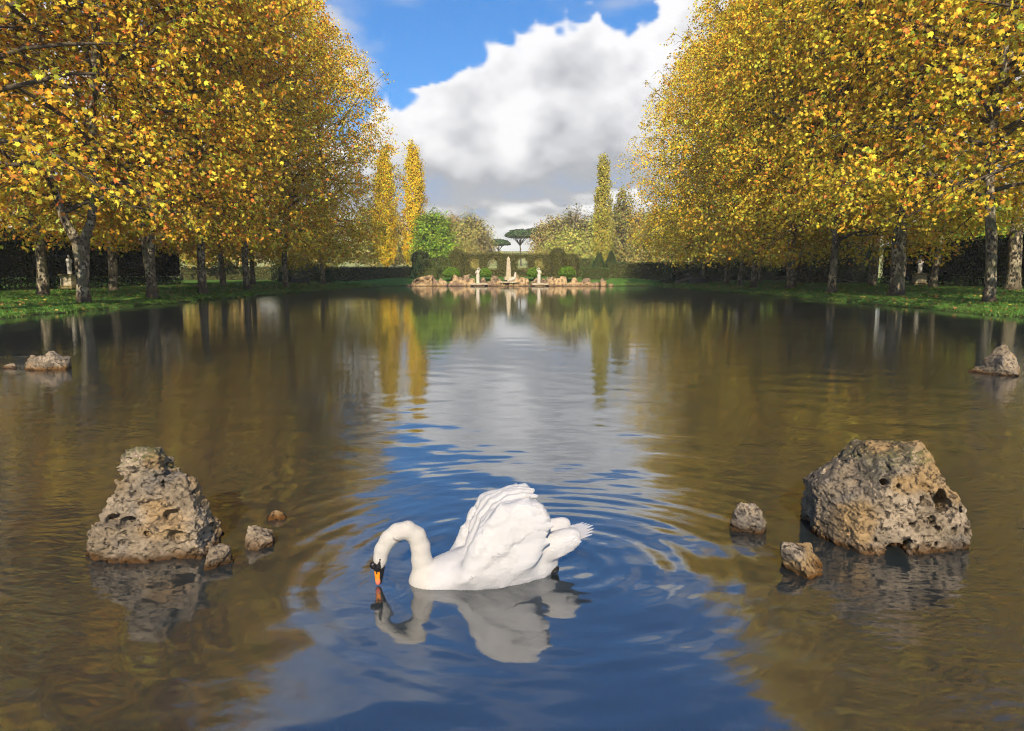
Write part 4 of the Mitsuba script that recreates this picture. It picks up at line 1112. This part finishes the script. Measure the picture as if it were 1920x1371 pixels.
scene['m_swan'] = {'type': 'bumpmap', 'arbitrary': proc(lambda p, n, uv: fbm(p.x * 70, p.y * 70, p.z * 110, 3), eps=0.0012), 'scale': 0.003, 'bsdf': diffuse(proc(swan_white))}
scene['m_feather'] = {'type': 'twosided', 'bsdf': {'type': 'diffuse', 'reflectance': {'type': 'rgb', 'value': [0.545, 0.545, 0.555]}}}
scene['m_beak'] = {'type': 'principled', 'base_color': proc(lambda p, n, uv: mix((0.80, 0.20, 0.12), (0.86, 0.27, 0.01), smoothstep(0.02, 0.055, p.z))), 'roughness': 0.35, 'specular': 0.4}
scene['m_black'] = {'type': 'principled', 'base_color': {'type': 'rgb', 'value': [0.012, 0.011, 0.011]}, 'roughness': 0.4, 'specular': 0.4}

SW = T().translate([-0.155, 3.47, 0]).rotate([0, 0, 1], 180 + 14)
SWH = .006
P, o = grid((-.64, -.30, -.12), (.68, .30, .50), SWH)
NECK = [(.305, 0, -.04, .060), (.318, 0, .04, .056), (.326, 0, .12, .052), (.331, 0, .19, .049), (.350, 0, .250, .047), (.395, 0, .285, .0455), (.447, 0, .280, .044), (.492, 0, .247, .042), (.522, 0, .200, .0395)]


def swan_sd(P):
    d = sd_ell(P, (-.05, 0, .035), (.365, .18, .125))
    d = smin(d, sd_ell(P, (.23, 0, .0), (.165, .12, .085)), .05)
    d = smin(d, sd_cone(P, (-.28, 0, .09), (-.50, 0, .172), .105, .048, (1, 1, 1.15)), .05)
    d = smin(d, sd_ell(P, (-.375, .085, .160), (.150, .055, .072), roty(.38)), .02)
    d = smin(d, sd_ell(P, (-.375, -.085, .160), (.150, .055, .072), roty(.38)), .02)
    d = smin(d, sd_ell(P, (-.10, 0, .19), (.19, .10, .10)), .06)
    near = sd_poly(P[..., 0], P[..., 2], WING_N)
    lean = .155 - .10 * np.clip(P[..., 2] - .2, 0, 1)
    pill = lambda d2, yc, r: np.hypot(np.maximum(d2 + r * 1.25, 0) * .8, P[..., 1] - yc) - r
    d = smin(d, pill(near, lean, .062), .020 + .05 * np_smooth(.20, .08, P[..., 2]))
    far = sd_poly(P[..., 0], P[..., 2], WING_F)
    d = smin(d, pill(far, -lean, .062), .022)
    # soft curled plumes between the raised wings
    for y0, lift, back in ((.085, .0, .01), (.045, .018, -.01), (.0, .026, .0), (-.045, .020, -.015), (-.085, .012, .0)):
        pl = np.full(d.shape, 1e9)
        arc = [(.03 + back, .20, .045), (-.005 + back, .29, .046), (-.055 + back, .355, .042), (-.125 + back, .395, .036), (-.20 + back, .412, .028), (-.27 + back, .408, .016)]
        for p0, p1 in zip(arc[:-1], arc[1:]):
            pl = smin(pl, sd_cone(P, (p0[0], y0, p0[1] + lift), (p1[0], y0, p1[1] + lift), p0[2] * .8, p1[2] * .8, (1, 1.25, 1)), .01)
        d = smin(d, pl, .012)
    nk = np.full(d.shape, 1e9)
    for a, b in zip(NECK[:-1], NECK[1:]):
        nk = smin(nk, sd_cone(P, a[:3], b[:3], a[3], b[3], (1, 1.04, 1)), .012)
    nk = smin(nk, sd_ell(P, (.535, 0, .160), (.037, .034, .060), roty(-.10)), .022)
    nk = smin(nk, sd_cone(P, (.538, 0, .14), (.545, 0, .098), .028, .021), .015)
    return smin(d, nk, .030)


WING_N = [(0.15, 0.05), (0.136, 0.138), (0.106, 0.219), (0.052, 0.296), (-0.008, 0.377), (-0.07, 0.429), (-0.16, 0.444), (-0.256, 0.425), (-0.312, 0.387), (-0.325, 0.334), (-0.318, 0.258), (-0.29, 0.186), (-0.25, 0.119), (-0.2, 0.07), (0, 0.03)]
WING_F = [(0.19, 0.03), (0.142, 0.1), (0.1, 0.193), (0.055, 0.272), (0.012, 0.344), (-0.02, 0.387), (-0.07, 0.415), (-0.17, 0.439), (-0.27, 0.439), (-0.33, 0.367), (-0.31, 0.215), (-0.25, 0.1), (0, 0.03)]
d = swan_sd(P)
nearm = np.abs(d) < .03
w = P[nearm]
soft = meshkit.fbm(w * np.array([16, 16, 13]) + 4, 3, 2) - .5
tail_on = np_smooth(.25, .1, w[:, 0])
# soft lobes fan out from the shoulder over the raised wings
fan = np.arctan2(w[:, 2] - .02, .20 - w[:, 0])
wing_on = np_smooth(.06, .10, np.abs(w[:, 1])) * np_smooth(.10, .2, w[:, 2]) * np_smooth(.16, .05, w[:, 0])
d[nearm] += wing_on * (.0055 * np.cos(fan * 14 + 6 * soft))
d[nearm] += -.010 * soft * tail_on - .0012 * (meshkit.fbm(w * 45, 2, 5) - .5)
sv, sf = surface_nets(d, o, SWH)
body = trimesh.Trimesh(sv, sf, process=False)
trimesh.smoothing.filter_taubin(body, iterations=12)
scene['swan__body'] = {**shape(body, 'm_swan', True), 'to_world': SW}
tag('swan', 'white swan with raised wings dipping its orange bill towards the water', 'swan')


def surf_y(X, Z, side):
    """Outermost y of the body's surface at (X, Z) on the given side."""
    i = np.clip(((X - o[0]) / SWH).round().astype(int), 0, d.shape[0] - 1)
    k = np.clip(((Z - o[2]) / SWH).round().astype(int), 0, d.shape[2] - 1)
    col = d[i, :, k]
    ys = o[1] + SWH * np.arange(d.shape[1])
    inside = col < 0
    if side > 0:
        j = d.shape[1] - 1 - np.argmax(inside[:, ::-1], 1)
        j2 = np.minimum(j + 1, d.shape[1] - 1)
    else:
        j = np.argmax(inside, 1); j2 = np.maximum(j - 1, 0)
    a, b = col[np.arange(len(j)), j], col[np.arange(len(j)), j2]
    t = np.where(np.abs(a - b) > 1e-9, a / (a - b + 1e-12), 0).clip(0, 1)
    y = ys[j] + (ys[j2] - ys[j]) * t
    return np.where(inside.any(1), y, np.nan)


def feather(r, t, width, side, lift=.0045, curve=.0, tip_lift=.004):
    """A vane from r to t (both (x, z)) lying on the swan's flank."""
    nu, nv = 11, 5
    u = np.linspace(0, 1, nu)[:, None]; v = np.linspace(-1, 1, nv)[None]
    r, t = np.array(r), np.array(t)
    ax = t - r; L = np.linalg.norm(ax); ax = ax / L; pr = np.array([-ax[1], ax[0]])
    prof = width * np.minimum(1, 1.7 * u ** .5) * np.sqrt(np.clip(1 - np.clip((u - .62) / .385, 0, 1) ** 2.2, 0, 1))
    cx = r[0] + ax[0] * L * u + pr[0] * (v * prof + curve * L * u * u)
    cz = r[1] + ax[1] * L * u + pr[1] * (v * prof + curve * L * u * u)
    y = surf_y(cx.ravel(), cz.ravel(), side).reshape(cx.shape)
    row = np.nanmedian(y, axis=1)
    ok = ~np.isnan(row)
    if not ok.any():
        return None
    row = np.interp(np.arange(nu), np.arange(nu)[ok], row[ok])
    y = np.where(np.isnan(y), row[:, None], y)
    y = 0.35 * y + 0.65 * row[:, None]
    y = y + side * (lift * u ** 1.3 + .004 * u * (1 - v * v) + tip_lift * u ** 4 - .004 * (1 - u))
    V = np.stack([cx, y, cz], -1).reshape(-1, 3)
    i, j = np.meshgrid(np.arange(nu - 1), np.arange(nv - 1), indexing='ij')
    a = i * nv + j
    q = np.stack([a, a + 1, a + nv + 1, a + nv], -1).reshape(-1, 4)
    return V, np.vstack([q[:, [0, 1, 2]], q[:, [0, 2, 3]]])


def add_feather(vf):
    if vf is not None:
        scene[numbered('swan__feather')] = {**shape(vf, 'm_feather', True), 'to_world': SW}


rf = np.random.default_rng(17)


def wing_feathers(lead, trail, rows, side):
    lead, trail = np.array(lead), np.array(trail)
    def at(poly, f):
        s = np.concatenate([[0], np.cumsum(np.linalg.norm(np.diff(poly, axis=0), axis=1))]); s /= s[-1]
        return np.array([np.interp(f, s, poly[:, 0]), np.interp(f, s, poly[:, 1])])
    for f0, ln, nf, wd in rows:
        for i in range(nf):
            f = (i + .5 + rf.uniform(-.15, .15)) / nf
            a, b = at(lead, f), at(trail, f)
            st = a + (b - a) * (f0 + rf.uniform(-.04, .04))
            en = st + (b - a) * ln * rf.uniform(.9, 1.1)
            add_feather(feather(st, en, wd * rf.uniform(.85, 1.15), side, curve=rf.uniform(-.05, .12)))


# rows from the hand towards the wrist, so that each row overlaps the one behind it
wing_feathers([(.12, .08), (.09, .19), (.03, .29), (-.03, .37)], [(-.24, .12), (-.30, .22), (-.312, .36), (-.22, .445)],
              [(.44, .57, 11, .031)], 1)
# folded flight feathers over the rump, then the tail
for i in range(8):
    f = i / 7
    add_feather(feather((-.33 + .02 * f, .12 + .075 * f), (-.535 + .055 * f, .135 + .095 * f - .02 * f * f), .014, 1, lift=.010, curve=-.06))
for i in range(7):
    s = (i - 3) / 3
    r0, t0 = np.array([-.42, .05 * s, .165]), np.array([-.625 + .035 * abs(s - .1), .060 * s, .205 + .015 * (1 - abs(s)) - .012 * s])
    u = np.linspace(0, 1, 9)[:, None]; v = np.linspace(-1, 1, 3)[None]
    wdt = .030 * np.minimum(1, .5 + u) * np.clip(1 - np.clip((u - .45) / .56, 0, 1) ** 1.6, 0, 1)
    V = r0 + (t0 - r0) * u[..., None] + np.stack([0 * u + 0 * v, v * wdt, -.004 * v * v + .012 * u * (1 - u) + 0 * v], -1)
    i2, j2 = np.meshgrid(np.arange(8), np.arange(2), indexing='ij'); a = i2 * 3 + j2
    q = np.stack([a, a + 1, a + 4, a + 3], -1).reshape(-1, 4)
    add_feather((V.reshape(-1, 3), np.vstack([q[:, [0, 1, 2]], q[:, [0, 2, 3]]])))


def small_sdf(fn, lo, hi, h):
    P, o = grid(lo, hi, h)
    return surface_nets(fn(P), o, h)


HB = ((.49, -.06, -.01), (.61, .06, .21))
bill = small_sdf(lambda P: smin(sd_cone(P, (.551, 0, .104), (.553, 0, .026), .0215, .0125), sd_cone(P, (.549, 0, .03), (.551, 0, .014), .0115, .009), .012), *HB, .0025)
scene['swan__bill'] = {**shape(bill, 'm_beak', True), 'to_world': SW}
jaw = small_sdf(lambda P: smin(sd_cone(P, (.534, 0, .100), (.541, 0, .020), .0195, .0095), sd_cone(P, (.553, 0, .016), (.552, 0, .010), .006, .005), .006), *HB, .0025)
scene['swan__lower_bill'] = {**shape(jaw, 'm_black', True), 'to_world': SW}
mask = small_sdf(lambda P: np.maximum(np.minimum(np.minimum(sd_cone(P, (.549, .0, .122), (.550, 0, .098), .0265, .0245), sd_cone(P, (.548, .026, .112), (.541, .030, .150), .012, .004)),
                                                 sd_cone(P, (.548, -.026, .112), (.541, -.030, .150), .012, .004)), -1), *HB, .0025)
scene['swan__face_mask'] = {**shape(mask, 'm_black', True), 'to_world': SW}
knob = small_sdf(lambda P: smin(sd_ell(P, (.578, 0, .112), (.014, .014, .018)), sd_cone(P, (.560, 0, .125), (.572, 0, .118), .014, .012), .012), *HB, .0025)
scene['swan__bill_knob'] = {**shape(knob, 'm_black', True), 'to_world': SW}
for s in (1, -1):
    scene[numbered('swan__eye')] = {**shape(small_sdf(lambda P: sd_ell(P, (.540, .0325 * s, .153), (.0055, .0045, .0055)), *HB, .002), 'm_black', True), 'to_world': SW}
    scene[numbered('swan__nostril')] = {**shape(small_sdf(lambda P: sd_cone(P, (.557, .0185 * s, .092), (.558, .0165 * s, .072), .0042, .0035), *HB, .0018), 'm_black', True), 'to_world': SW}
foot = small_sdf(lambda P: smin(sd_ell(P, (-.372, .085, .022), (.030, .028, .010), roty(.45)), sd_cone(P, (-.34, .085, .016), (-.39, .085, .018), .009, .008), .01), (-.47, .02, -.03), (-.28, .15, .08), .004)
scene['swan__foot'] = {**shape(foot, 'm_black', True), 'to_world': SW}


# ------------------------------------------------------------------ thin autumn haze over the whole place
scene['haze_air'] = {'type': 'homogeneous', 'albedo': 0.95, 'sigma_t': 0.0005}
scene['haze'] = {'type': 'cube', 'to_world': T().translate([0, 675, 29]).scale([960, 790, 31]), 'bsdf': {'type': 'null'}, 'interior': ref('haze_air')}
scene['camera']['medium'] = ref('haze_air')
tag('haze', kind='stuff')
